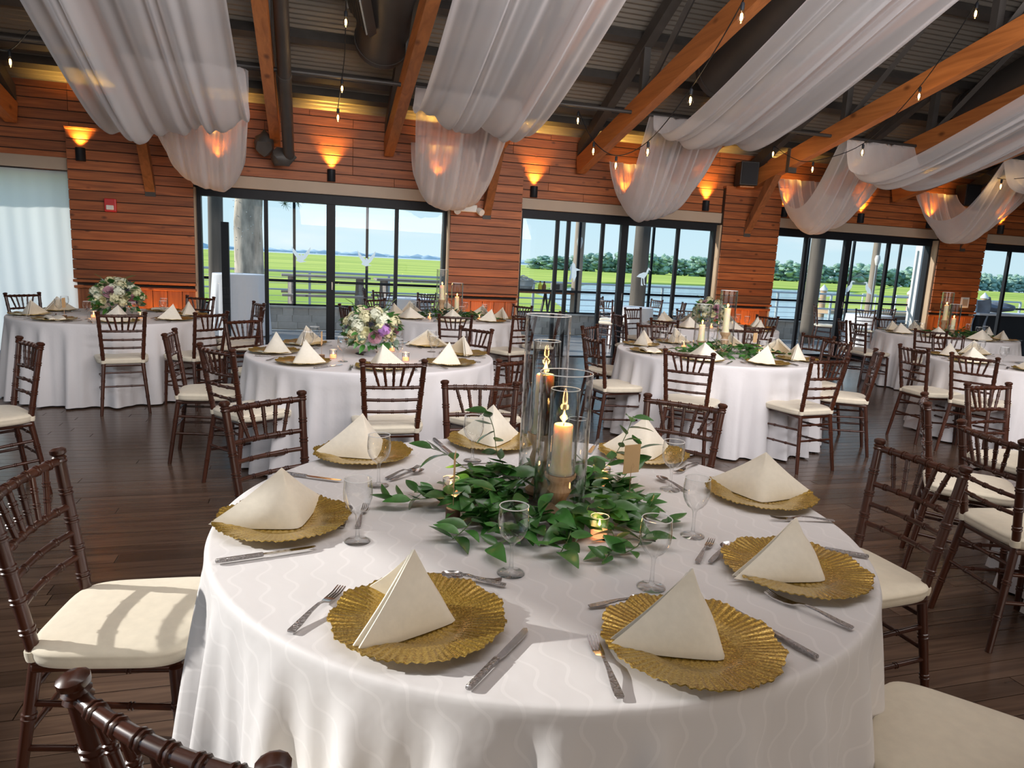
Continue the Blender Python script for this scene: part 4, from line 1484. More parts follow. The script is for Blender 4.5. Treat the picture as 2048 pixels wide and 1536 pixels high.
cl_me = [cloth(k, RT + 0.006, 0.767, 0.015, 480 if k == 0 else 288, 29 if k == 0 else 22, 0.082 if k == 0 else 0.085, 0.045 if k == 0 else 0.04).mesh('tablecloth', M['linen'] if k == 0 else M['linen2'], angle=180, fix=False) for k in range(3)]
tt = thing('round_table', 'round banquet table hidden under the cloth of ' + TABLES['T0'][1], 'table', (*TABLES['T0'][0], 0), 0, 'round banquet tables')
MB().lathe([(0, 0.735), (RT - 0.02, 0.735), (RT - 0.012, 0.745), (RT - 0.02, 0.757), (0, 0.757)], 48).build('tabletop', M['picnic'], tt)
for s in (-1, 1):
    for e in (-1, 1):
        MB().rod((s * 0.45, e * 0.3, 0), (s * 0.42, e * 0.3, 0.735), [(0, 0.014), (1, 0.014)], 8).build('leg', M['steel'], tt)
for k, (nm, (c, ph)) in enumerate(TABLES.items()):
    if k:
        dup(tt, (*c, 0), 0.4 * k, 'round banquet table hidden under the cloth of ' + ph)
    o = inst('tablecloth', cl_me[0 if k == 0 else 1 + k % 2], None, (*c, 0), (0, 0, (0.0 if k == 0 else 1.7 * k)))
    tag(o, 'white floor length cloth draped over ' + ph, 'tablecloth', 'white round tablecloths')


def where(tn, ang):
    c = TABLES[tn][0]
    rel = (ang - degrees(atan2(-c[1], -c[0])) + 180) % 360 - 180
    names = ['far', 'far left', 'left', 'near left', 'near', 'near right', 'right', 'far right', 'far']
    return names[int((rel + 180 + 22.5) // 45)]


# ------------------------------------------------------------------ tableware meshes
def charger_me():
    q = MB()
    n, R = 288, 0.178
    prof = [(0.0, 0.004), (0.2, 0.004), (0.42, 0.0042), (0.50, 0.005), (0.56, 0.009), (0.66, 0.013), (0.76, 0.0155), (0.86, 0.018), (0.94, 0.0205), (1.0, 0.022)]
    vs, fs = [], []

    def rim(a):
        return 1 + 0.020 * sin(11 * a + 0.6 * sin(3 * a)) + 0.012 * sin(29 * a + 1.0) + 0.006 * sin(61 * a)
    for side in (0, 1):
        for s, z in prof:
            for i in range(n):
                a = 2 * pi * i / n
                r = R * s * (1 + (rim(a) - 1) * max(0, (s - 0.5) / 0.5))
                rip = (0.0017 * sin(72 * a + 2 * sin(3 * a)) + 0.0024 * sin(11 * a + 0.6 * sin(3 * a))) * max(0, (s - 0.52) / 0.48) + 0.0005 * sin(30 * a) * (s > 0.15) * (s < 0.5)
                vs.append((r * cos(a), r * sin(a), z + rip - side * 0.004 + (0.0015 if side else 0)))
    m = len(prof)
    for side in (0, 1):
        for j in range(m - 1):
            for i in range(n):
                i2 = (i + 1) % n
                o = side * m * n
                f = (o + j * n + i, o + j * n + i2, o + (j + 1) * n + i2, o + (j + 1) * n + i)
                fs.append(f if side == 0 else f[::-1])
    o = m * n
    for i in range(n):
        i2 = (i + 1) % n
        fs.append(((m - 1) * n + i, (m - 1) * n + i2, o + (m - 1) * n + i2, o + (m - 1) * n + i))
    q.add(vs, fs)
    return q.mesh('charger_plate', M['gold'], angle=60, fix=False)


def napkin_me(open_=1.0, h=0.152, w=0.172, seed=0, flat=False):
    """folded napkin standing as a tent: spine towards -y, two wings"""
    rnd = random.Random(seed)
    bm = bmesh.new()
    for layer in range(2):
        sc_ = 1.0 - 0.07 * layer
        N, T = 22, 12
        gridv = []
        for j in range(T + 1):
            t = j / T
            rowv = []
            for i in range(N + 1):
                u = -1 + 2 * i / N
                au = sqrt(u * u + 0.006) - 0.077
                bx = u * w * sc_ * (0.55 + 0.45 * open_)
                by = -0.075 + au * 0.165 * (1.35 - 0.35 * open_) + layer * 0.012
                A = Vector((0.004, 0.012 + 0.008 * layer, h * sc_))
                B = Vector((bx, by, 0.0))
                tt_ = t - 0.10 * t * (1 - t) * 2
                p = B * (1 - tt_) ** 1.12 + A * (1 - (1 - tt_) ** 1.12)
                p.z = A.z * (t - 0.06 * sin(pi * t)) * (1 - 0.03 * t ** 8)
                # soft belly of each wing, and tip rounding
                belly = 0.016 * sin(pi * min(1, abs(u))) * sin(pi * min(1, t * 1.2 + 0.08))
                p += Vector((0, -1, 0.15)) * belly * (1 if layer == 0 else 0.4)
                p.z += 0.010 * (abs(u) ** 6) * (1 - t)
                rowv.append(bm.verts.new(p))
            gridv.append(rowv)
        for j in range(T):
            for i in range(N):
                bm.faces.new((gridv[j][i], gridv[j][i + 1], gridv[j + 1][i + 1], gridv[j + 1][i]))
    bmesh.ops.remove_doubles(bm, verts=bm.verts, dist=0.0004)
    bmesh.ops.recalc_face_normals(bm, faces=bm.faces)
    bmesh.ops.solidify(bm, geom=bm.faces[:], thickness=0.0045)
    bm.verts.index_update()
    q = MB()
    q.add([v.co[:] for v in bm.verts], [[v.index for v in f.verts] for f in bm.faces])
    bm.free()
    return q.mesh('folded_napkin', M['napkin'], angle=55)


def flat_napkin_me():
    q = MB()

    def f(u, v):
        x, y = (u - 0.5) * 0.25, (v - 0.5) * 0.13
        return (x, y, 0.022 + 0.012 * sin(pi * u) + 0.008 * sin(3 * pi * v))
    q.grid(f, 14, 8)
    q.add([(p[0], p[1], p[2] - 0.016) for p in q.v], [tuple(reversed(fc)) for fc in q.f])
    n1, w = 15 * 9, 15
    edge = [i for i in range(15)] + [15 * k + 14 for k in range(1, 9)] + [15 * 8 + i for i in range(13, -1, -1)] + [15 * k for k in range(7, 0, -1)]
    for a, b in zip(edge, edge[1:] + edge[:1]):
        q.f.append((a, b, b + n1, a + n1))
    return q.mesh('folded_napkin', M['napkin'], angle=60)


GOB = [(0.0, 0.0), (0.034, 0.0), (0.0345, 0.0015), (0.028, 0.004), (0.012, 0.007), (0.0055, 0.012), (0.0045, 0.030), (0.0042, 0.055), (0.0055, 0.072), (0.011, 0.080), (0.022, 0.088), (0.031, 0.101),
       (0.0362, 0.117), (0.0378, 0.133), (0.0368, 0.150), (0.0345, 0.170)]


def goblet_meshes():
    a = MB().lathe(GOB, 32).mesh('goblet_glass', M['glass'], angle=180)
    rim = MB().grid(lambda u, v: ((0.0345 + 0.0013 * cos(2 * pi * v)) * cos(2 * pi * u), (0.0345 + 0.0013 * cos(2 * pi * v)) * sin(2 * pi * u), 0.170 + 0.0012 * sin(2 * pi * v)), 32, 6).mesh('rim', M['rim'])
    return a, rim


def cutlery_meshes():
    d = {}
    # all lie along +x, handle end at x=0
    q = MB()
    q.bbox((0.055, 0, 0.006), (0.11, 0.013, 0.010), 0.004)
    d['knife_handle'] = q.mesh('handle', M['silver_h'])
    q = MB()
    pts = [(0.108, -0.005), (0.125, -0.0085), (0.20, -0.010), (0.225, -0.008), (0.236, 0.000), (0.232, 0.006), (0.108, 0.005)]
    q.prism(pts, 'Z', 0.0045, 0.0072)
    d['knife_blade'] = q.mesh('blade', M['silver'], smooth=False)
    for nm, s in (('fork', 1.0), ('dessert', 0.86)):
        q = MB()

        def strip(pts):
            vs = []
            for x, w, z in pts:
                vs += [(x * s, -w * s, z), (x * s, w * s, z), (x * s, w * s, z + 0.0028), (x * s, -w * s, z + 0.0028)]
            fs = []
            for k in range(len(pts) - 1):
                for e in range(4):
                    e2 = (e + 1) % 4
                    fs.append((k * 4 + e, k * 4 + e2, (k + 1) * 4 + e2, (k + 1) * 4 + e))
            fs += [(3, 2, 1, 0), tuple(range(len(vs) - 4, len(vs)))]
            return vs, fs
        q.add(*strip([(0, 0.0065, 0.004), (0.004, 0.0085, 0.004), (0.03, 0.0080, 0.006), (0.075, 0.0045, 0.012), (0.105, 0.0032, 0.013)]))
        d[nm + '_handle'] = q.mesh('handle', M['silver_h'], angle=50)
        q = MB()
        q.add(*strip([(0.104, 0.0032, 0.013), (0.118, 0.0032, 0.010), (0.130, 0.0090, 0.005), (0.150, 0.0118, 0.003)]))
        for k in range(4):
            yc = (-0.0093 + 0.0062 * k) * s
            q.add(*[([(x, y_ + yc, z) for x, y_, z in vs_], fs_) for vs_, fs_ in [strip([(0.148, 0.0021, 0.003), (0.175, 0.0018, 0.0035), (0.198, 0.0012, 0.009)])]][0])
        d[nm + '_head'] = q.mesh('tines', M['silver'], angle=50)
        if nm == 'fork':
            q = MB()
            q.add(*strip([(0, 0.006, 0.004), (0.03, 0.0075, 0.006), (0.07, 0.0042, 0.011), (0.105, 0.0030, 0.012)]))
            d['spoon_handle'] = q.mesh('handle', M['silver_h'], angle=50)
            q = MB()
            q.grid(lambda u, v: (0.128 + 0.028 * v * cos(2 * pi * u), 0.0175 * v * sin(2 * pi * u) * (1 - 0.15 * cos(2 * pi * u)), 0.003 + 0.009 * v * v), 18, 5, closeu=True)
            d['spoon_bowl'] = q.mesh('bowl', M['silver'])
    return d


CHG = charger_me()
NAPS = [napkin_me(1.0), napkin_me(0.8, 0.158, 0.165), napkin_me(1.15, 0.140, 0.175), napkin_me(0.5, 0.160, 0.175)]
NAPF = flat_napkin_me()
GBM, GRM = goblet_meshes()
CUT = cutlery_meshes()
ZT = 0.769


def put_charger(x, y, tn, w):
    o = inst('charger_plate', CHG, None, (x, y, ZT), (0, 0, random.uniform(0, 6)))
    tag(o, 'gold scalloped charger plate at the %s seat of %s' % (w, TABLES[tn][1]), 'plate', 'gold charger plates')


def put_napkin(x, y, face, tn, w, v=0, flip=False, flat=False):
    o = inst('folded_napkin', NAPF if flat else NAPS[v], None, (x, y, ZT + (0.006 if not flat else 0.004)), (0, 0, radians(face + 90)), (-1 if flip else 1, 1, 1))
    tag(o, ('flat folded ivory napkin' if flat else 'ivory tent napkin') + ' on the %s plate of %s' % (w, TABLES[tn][1]), 'napkin', 'ivory folded napkins')


def put_goblet(x, y, tn, w):
    t = thing('water_goblet', 'stemmed glass goblet at the %s seat of %s' % (w, TABLES[tn][1]), 'glass', (x, y, ZT), 0, 'stemmed goblets')
    inst('goblet_bowl', GBM, t)
    inst('rim', GRM, t)


def put_cutlery(kind, x, y, ang, tn, w, dz=0.0):
    nm = {'knife': 'table_knife', 'fork': 'table_fork', 'dessert': 'dessert_fork', 'spoon': 'tea_spoon'}[kind]
    t = thing(nm, 'steel %s at the %s seat of %s' % (nm.replace('_', ' '), w, TABLES[tn][1]), nm.split('_')[1], (x, y, ZT + dz), radians(ang), nm.replace('_', ' ') + 's on the tables')
    a, b = {'knife': ('knife_handle', 'knife_blade'), 'fork': ('fork_handle', 'fork_head'), 'dessert': ('dessert_handle', 'dessert_head'), 'spoon': ('spoon_handle', 'spoon_bowl')}[kind]
    inst('handle', CUT[a], t)
    inst({'knife': 'blade', 'fork': 'tines', 'dessert': 'tines', 'spoon': 'bowl'}[kind], CUT[b], t)


# the front table: every setting where the photograph has it
c0 = TABLES['T0'][0]
PLATES = [(-0.070, 1.905), (0.190, 2.540), (0.715, 2.665), (1.278, 2.420), (1.455, 1.905), (1.175, 1.372), (0.728, 1.115), (0.214, 1.306)]
NF = [(-58, 0, 0), (-62, 1, 0), (-96, 3, 0), (-95, 1, 0), (-122, 0, 0), (-60, 2, 0), (-62, 1, 0), (-12, 3, 1)]
GOBS = [(0.119, 1.744), (0.214, 2.186), (0.582, 2.43), (0.967, 2.367), (1.178, 2.017), (1.039, 1.634), (0.771, 1.364), (0.464, 1.493)]
W0 = []
for k, (x, y) in enumerate(PLATES):
    w = where('T0', degrees(atan2(y - c0[1], x - c0[0])))
    W0.append(w)
W0 = ['left', 'far left', 'far', 'far right', 'right', 'near right', 'nearest right', 'nearest left']
for k, (x, y) in enumerate(PLATES):
    put_charger(x, y, 'T0', W0[k])
    put_napkin(x, y, NF[k][0], 'T0', W0[k], NF[k][1], NF[k][2])
    put_goblet(*GOBS[k], 'T0', W0[k])
for kind, k, x, y, a in (('knife', 0, -0.215, 1.664, 12), ('knife', 1, -0.104, 2.354, -30), ('knife', 2, 0.49, 2.74, -82), ('knife', 7, 0.262, 1.059, 47), ('knife', 6, 0.952, 1.017, 106), ('knife', 5, 1.441, 1.41, 142),
                         ('knife', 3, 1.19, 2.66, -122), ('fork', 7, -0.037, 1.308, 58), ('fork', 6, 0.514, 0.98, 82), ('fork', 5, 1.11, 1.1, 116), ('fork', 4, 1.544, 1.66, 165), ('fork', 3, 1.448, 2.292, -144),
                         ('dessert', 5, 0.952, 1.462, 46), ('spoon', 5, 0.985, 1.455, 38), ('dessert', 7, 0.270, 1.508, -22), ('spoon', 7, 0.432, 1.425, 150), ('spoon', 6, 0.585, 1.295, 2), ('dessert', 1, 0.245, 2.245, 42),
                         ('spoon', 1, 0.255, 2.225, 36), ('spoon', 0, 0.085, 1.835, 82), ('dessert', 0, 0.125, 1.83, 78), ('spoon', 4, 1.22, 1.985, 100), ('dessert', 3, 1.03, 2.33, 10), ('spoon', 2, 0.52, 2.36, -8)):
    put_cutlery(kind, x, y, a, 'T0', W0[k])

# the other tables: seats by angle, plate, napkin, glass, knife and fork at each
SEATS = {'T1': [(-164, 0), (-119, 'f'), (-74, 1), (-29, 3), (16, 0), (61, 'f'), (106, 2), (151, 0)],
         'T2': [(-135, 1), (-90, 3), (-45, 1), (0, 0), (45, 2), (90, 0), (135, 0), (180, 0)],
         'T3': [(-98, 0), (-53, 1), (-8, 0), (37, 2), (82, 0), (127, 1), (172, 0), (-143, 2)],
         'T4': [(-131, 0), (-86, 1), (-41, 0), (4, 2), (49, 0), (94, 3), (139, 0), (-176, 'f')],
         'T5': [(-144, 0), (-99, 2), (-54, 0), (-9, 1), (36, 0), (81, 2), (126, 0), (171, 1)],
         'T6': [(-145, 0), (-100, 0), (-55, 2), (-10, 0), (80, 1), (125, 0), (170, 0)],
         'T7': [(175, 0), (130, 2), (-140, 1), (85, 0)],
         'T8': [(167, 0)]}
for tn, seats in SEATS.items():
    c = TABLES[tn][0]
    for a, v in seats:
        w = where(tn, a)
        e = Vector((cos(radians(a)), sin(radians(a))))
        tng = Vector((-e.y, e.x))
        pos = Vector(c) + e * 0.71
        put_charger(pos.x, pos.y, tn, w)
        j = random.uniform(-35, 35)
        put_napkin(pos.x, pos.y, a + j, tn, w, 0 if v == 'f' else v, random.random() < 0.3, v == 'f')
        g = Vector(c) + e * 0.47 + tng * 0.13
        put_goblet(g.x, g.y, tn, w)
        kpos = Vector(c) + e * 0.83 + tng * 0.215
        put_cutlery('knife', kpos.x, kpos.y, a + 180 + random.uniform(-8, 8), tn, w)
        kpos = Vector(c) + e * 0.83 - tng * 0.215
        put_cutlery('fork', kpos.x, kpos.y, a + 180 + random.uniform(-8, 8), tn, w)
        kpos = Vector(c) + e * 0.50 - tng * 0.09
        put_cutlery('dessert', kpos.x, kpos.y, a + 90 + random.uniform(-15, 15), tn, w)

# ------------------------------------------------------------------ chairs in their places
GC = 'mahogany chairs around the round tables'
SIDE = {}
for tn, a, r, extra in [('T0', 173, 1.38, ''), ('T0', 127, 1.38, ''), ('T0', 83.5, 1.46, ''), ('T0', 43.5, 1.43, ''), ('T0', 1, 1.43, ''), ('T0', -130.5, 1.28, ''), ('T0', -48, 1.38, ''),
                        ('T1', -74, 1.25, ''), ('T1', -42.5, 1.4, ''), ('T1', 63.5, 1.42, ''), ('T1', 21.5, 1.45, ''), ('T1', 0, 1.42, ''), ('T1', 141, 1.42, ''),
                        ('T2', -89.5, 1.27, ''), ('T2', -142.5, 1.27, ''), ('T2', 179.5, 1.4, ''), ('T2', 132.5, 1.5, ''), ('T2', 38.5, 1.25, ''), ('T2', -54.5, 1.38, ''),
                        ('T3', -98, 1.38, ''), ('T3', 30, 1.38, ''), ('T3', -63, 1.4, ''), ('T3', 196.5, 1.38, ''), ('T3', 127, 1.4, ''), ('T3', -22, 1.42, ''), ('T3', 90, 1.4, ''),
                        ('T4', 132.5, 1.3, ''), ('T4', 185.5, 1.3, ''), ('T4', 88.5, 1.35, ''), ('T4', -131, 1.35, ''), ('T4', 46, 1.4, ''), ('T4', -83, 1.3, ''), ('T4', -36, 1.35, ''), ('T4', 0, 1.35, ''), ('T4', 18, 1.62, ''),
                        ('T5', -144.5, 1.4, ''), ('T5', 181, 1.38, ''), ('T5', 113, 1.4, ''), ('T5', 19, 1.3, ''), ('T5', 72, 1.38, ''), ('T5', -98, 1.4, ''),
                        ('T6', -187.5, 1.4, ''), ('T6', 155, 1.42, ''), ('T6', -144.5, 1.4, ''), ('T6', 80, 1.38, ''), ('T6', -60, 1.42, ''),
                        ('T7', 72.5, 1.4, ''), ('T7', 175, 1.35, ''), ('T7', -160, 1.38, ''),
                        ('T8', 93, 1.42, ''), ('T8', 135.5, 1.42, ''), ('T8', 167, 1.42, '')]:
    c = TABLES[tn][0]
    w = where(tn, a)
    SIDE.setdefault(tn, {}).setdefault(w, []).append((a, r))
for tn, dd in SIDE.items():
    c = TABLES[tn][0]
    for w, lst in dd.items():
        for k, (a, r) in enumerate(lst):
            ww = w if len(lst) == 1 else (('nearer ', 'farther ')[k] if len(lst) == 2 else '') + w
            if len(lst) == 2:
                # nearer to the camera first
                ds = [hypot(c[0] + r_ * cos(radians(a_)), c[1] + r_ * sin(radians(a_))) for a_, r_ in lst]
                ww = ('nearer ' if ds[k] == min(ds) else 'farther ') + w
            chair(c[0] + r * cos(radians(a)), c[1] + r * sin(radians(a)), a + 180,
                  'mahogany chair on the %s side of %s' % (ww, TABLES[tn][1]), GC)
chair(-1.60, 4.72, 215, 'mahogany chair at far left with its back to the flower tables', GC)
chair(-1.62, 4.05, 210, 'mahogany chair cropped by the left edge, only one back post in view', GC)

# ------------------------------------------------------------------ porch furniture
PT = [('the small porch table behind the first doors', 1.72, 12.75, 0.42, [(1.22, 12.15, 75), (1.95, 12.02, 110), (0.95, 12.9, 0)]),
      ('the porch table behind the second doors', 6.02, 12.35, 0.40, [(5.62, 13.0, -40), (6.75, 12.75, 190), (6.85, 11.85, 160), (5.28, 12.0, 30)]),
      ('the porch table behind the third doors', 11.75, 12.45, 0.45, [(10.75, 12.95, -30), (12.5, 12.7, 190), (11.0, 11.75, 40)])]
for k, (ph, x, y, r, chs) in enumerate(PT):
    t = thing('bistro_table', 'small round table under the white cloth of ' + ph, 'table', (x, y, 0), 0, 'small porch tables')
    MB().lathe([(0, 0.73), (r - 0.01, 0.73), (r - 0.01, 0.755), (0, 0.755)], 28).build('tabletop', M['picnic'], t)
    MB().lathe([(0, 0.0), (0.2, 0.0), (0.2, 0.02), (0.03, 0.05), (0.03, 0.73), (0, 0.73)], 16).build('pedestal', M['steel'], t)
    o = cloth(20 + k, r, 0.765, 0.02, 120, 11, 0.03, 0.02).build('tablecloth', M['linen2'], None, (x, y, 0), angle=180, fix=False)
    tag(o, 'white cloth to the floor on ' + ph, 'tablecloth', 'white cloths in the porch')
    for j, (cx, cy, fa) in enumerate(chs):
        chair(cx, cy, fa, '%s chair from the left at %s' % (('leftmost mahogany', 'second mahogany', 'third mahogany', 'fourth mahogany')[sorted(range(len(chs)), key=lambda q_: chs[q_][0] / chs[q_][1]).index(j)], ph), 'mahogany chairs in the porch')
t = thing('cocktail_table', 'tall cocktail table under the white cloth by the first doors', 'table', (-1.17, 13.05, 0))
MB().lathe([(0, 1.04), (0.43, 1.04), (0.43, 1.06), (0, 1.06)], 28).build('tabletop', M['picnic'], t)
MB().lathe([(0, 0.0), (0.25, 0.0), (0.25, 0.02), (0.03, 0.05), (0.03, 1.04), (0, 1.04)], 16).build('pedestal', M['steel'], t)
o = cloth(31, 0.44, 1.07, 0.02, 140, 12, 0.03, 0.06).build('tablecloth', M['linen2'], None, (-1.17, 13.05, 0), angle=180, fix=False)
tag(o, 'long white cloth on the tall cocktail table seen through the first doors', 'tablecloth')
t = thing('service_table', 'black draped service table beyond the far right doors', 'table', (15.9, 12.6, 0))
MB().bbox((0, 0, 0.42), (2.6, 0.8, 0.84), 0.02).build('drape', M['darkcloth'], t, smooth=False)
MB().bbox((0, 0, 0.87), (2.7, 0.85, 0.05), 0.01).build('top_cloth', M['linen2'], t, smooth=False)
q = MB()
q.grid(lambda u, v: (14.55 + 0.45 * u + 0.05 * sin(9 * v), 12.3 + 0.1 * sin(8 * u) - 0.05 * v, 1.22 - 1.2 * v - 0.05 * sin(6 * u)), 14, 12)
tag(q.build('hanging_cloth', M['greycloth'], fix=False), 'crumpled blue grey cloth hanging left of the black service table', 'cloth')
q = MB().blob((15.4, 12.5, 1.02), (0.55, 0.25, 0.12), 2, 0.2)
tag(q.build('linen_heap', M['greycloth']), 'heap of grey linen on the black service table', 'linen')

# ------------------------------------------------------------------ candles, greenery, flowers
def tube_glass(r, h, n=40, t=0.0025):
    prof = [(0, 0.004), (r - t, 0.004), (r - t, h), (r - t / 2, h + 0.001), (r, h), (r, 0.0), (0, 0)]
    return MB().lathe(prof, n)


def candle_vase(x, y, R, H, st, ct, label, chim=None, zt=ZT, light=0.5):
    """tall glass cylinder with a candle on a turned wooden stand; st stand height, ct candle top"""
    t = thing('candle_vase', label, 'candle holder', (x, y, zt), 0, 'glass candle cylinders')
    tube_glass(R, H).build('glass_cylinder', M['glass'], t, angle=50)
    MB().grid(lambda u, v: ((R - 0.001 + 0.0016 * cos(2 * pi * v)) * cos(2 * pi * u), (R - 0.001 + 0.0016 * cos(2 * pi * v)) * sin(2 * pi * u), H + 0.0016 * sin(2 * pi * v)), 40, 6).build('rim_glint', M['rim'], t)
    k = st / 0.2
    s = MB().lathe([(0, 0.006), (0.042, 0.006), (0.045, 0.018), (0.030, 0.030), (0.020, 0.055 * k), (0.024, 0.085 * k), (0.036, 0.12 * k), (0.028, 0.145 * k), (0.030, 0.160 * k), (0.046, 0.185 * k), (0.047, st), (0, st)], 24).build('wooden_stand', M['log'], t)
    cd_ = MB().lathe([(0.036, st), (0.034, st + 0.012), (0.030, st + 0.03), (0.0285, ct - 0.004), (0.026, ct), (0.012, ct - 0.004), (0, ct - 0.005)], 24).build('candle', M['wax'], t)
    MB().rod((0, 0, ct - 0.006), (0.001, 0, ct + 0.007), [(0, 0.0012), (1, 0.0010)], 6).build('wick', M['black'], cd_)
    MB().lathe([(0.0, ct + 0.002), (0.0045, ct + 0.010), (0.0062, ct + 0.018), (0.0045, ct + 0.028), (0.0018, ct + 0.038), (0, ct + 0.044)], 12).build('flame', M['flame'], cd_)
    if chim:
        tube_glass(chim, ct - st + 0.105, 32, 0.002).build('chimney', M['glass'], t, loc=(0, 0, st), angle=50)
        MB().grid(lambda u, v: ((chim - 0.001 + 0.0013 * cos(2 * pi * v)) * cos(2 * pi * u), (chim - 0.001 + 0.0013 * cos(2 * pi * v)) * sin(2 * pi * u), ct + 0.105 + 0.0013 * sin(2 * pi * v)), 32, 6).build('chimney_rim', M['rim'], t)
    lamp('candle_light', 'POINT', (x, y, zt + ct + 0.022), energy=light * 1.3, color=(1.0, 0.55, 0.2), radius=0.012)
    return t


candle_vase(0.713, 1.852, 0.077, 0.430, 0.128, 0.277, 'shorter glass cylinder with lit cream candle on the big front table', 0.043)
candle_vase(0.712, 2.035, 0.070, 0.580, 0.205, 0.395, 'tallest glass cylinder with lit cream candle on the big front table', 0.043)
candle_vase(1.62, 8.80, 0.075, 0.60, 0.22, 0.40, 'taller glass candle cylinder on the table below the emergency light', None, light=0.3)
candle_vase(1.80, 8.72, 0.075, 0.44, 0.10, 0.27, 'shorter glass candle cylinder on the table below the emergency light', None, light=0.3)
candle_vase(3.66, 5.55, 0.075, 0.58, 0.20, 0.42, 'taller glass candle cylinder on the candle table right of centre', None, light=0.3)
candle_vase(3.52, 5.72, 0.070, 0.44, 0.10, 0.25, 'shorter glass candle cylinder on the candle table right of centre', None, light=0.3)
candle_vase(8.86, 7.95, 0.075, 0.62, 0.22, 0.44, 'taller glass candle cylinder on the candle table at far right', None, light=0.3)
candle_vase(8.86, 7.80, 0.075, 0.46, 0.10, 0.26, 'shorter glass candle cylinder on the candle table at far right', None, light=0.3)

VOT = []


def votive(x, y, label):
    t = thing('votive_candle', label, 'votive', (x, y, ZT), 0, 'glass votive candles')
    if not VOT:
        VOT.append(tube_glass(0.026, 0.062, 24, 0.002).mesh('votive_glass', M['glass'], angle=50))
        VOT.append(MB().lathe([(0, 0.005), (0.0235, 0.005), (0.0235, 0.026), (0, 0.024)], 20).mesh('wax', M['votive']))
        VOT.append(MB().lathe([(0, 0.026), (0.0035, 0.032), (0.0045, 0.038), (0.002, 0.05), (0, 0.056)], 10).mesh('flame', M['flame']))
        VOT.append(MB().grid(lambda u, v: ((0.0252 + 0.001 * cos(2 * pi * v)) * cos(2 * pi * u), (0.0252 + 0.001 * cos(2 * pi * v)) * sin(2 * pi * u), 0.062 + 0.001 * sin(2 * pi * v)), 24, 6).mesh('rim', M['rim']))
    for nm, me in zip(('votive_glass', 'wax', 'flame', 'rim'), VOT):
        inst(nm, me, t)
    lamp('votive_light', 'POINT', (x, y, ZT + 0.075), energy=0.12, color=(1.0, 0.5, 0.18), radius=0.01)


for x, y, lab in ((0.765, 1.665, 'near right in the greenery of the big front table'), (0.425, 2.05, 'left in the greenery of the big front table'), (0.965, 2.105, 'behind the greenery of the big front table'),
                  (0.16, 5.03, 'left of the flowers on the table left of centre'), (0.66, 4.93, 'right of the flowers on the table left of centre'), (0.62, 5.45, 'behind the flowers on the table left of centre'),
                  (-2.02, 7.62, 'left before the flowers on the table by the white curtain'), (-1.62, 7.66, 'right before the flowers on the table by the white curtain'),
                  (1.42, 8.5, 'left on the table below the emergency light'), (2.05, 8.5, 'right on the table below the emergency light'),
                  (3.40, 5.30, 'left on the candle table right of centre'), (3.95, 5.42, 'right on the candle table right of centre'), (3.48, 5.95, 'behind on the candle table right of centre'),
                  (5.15, 8.15, 'left before the flowers on the flower table right of centre'), (5.30, 8.10, 'right before the flowers on the flower table right of centre')):
    votive(x, y, 'small lit glass votive ' + lab)


def leaf_me(L, W, bend, name='leaf', m='leaf'):
    q = MB()
    n = 6
    vs = []
    for i in range(n + 1):
        t = i / n
        w = W * (sin(pi * t ** 0.8) ** 0.85) if 0 < t < 1 else 0.0008
        z = -bend * L * t * t
        vs += [(L * t, -w, z + 0.22 * w), (L * t, 0, z - 0.05 * w), (L * t, w, z + 0.22 * w)]
    fs = []
    for i in range(n):
        o = 3 * i
        fs += [(o, o + 1, o + 4, o + 3), (o + 1, o + 2, o + 5, o + 4)]
    q.add(vs, fs)
    return q.mesh(name, M[m], fix=False)


LEAFS = [leaf_me(0.070, 0.0165, 0.25), leaf_me(0.062, 0.017, 0.05), leaf_me(0.080, 0.0185, 0.45), leaf_me(0.052, 0.014, -0.15)]
EUC = [leaf_me(0.055, 0.024, 0.2, m='leaf2'), leaf_me(0.07, 0.015, 0.3, m='leaf'), leaf_me(0.06, 0.025, 0.05, m='leaf')]


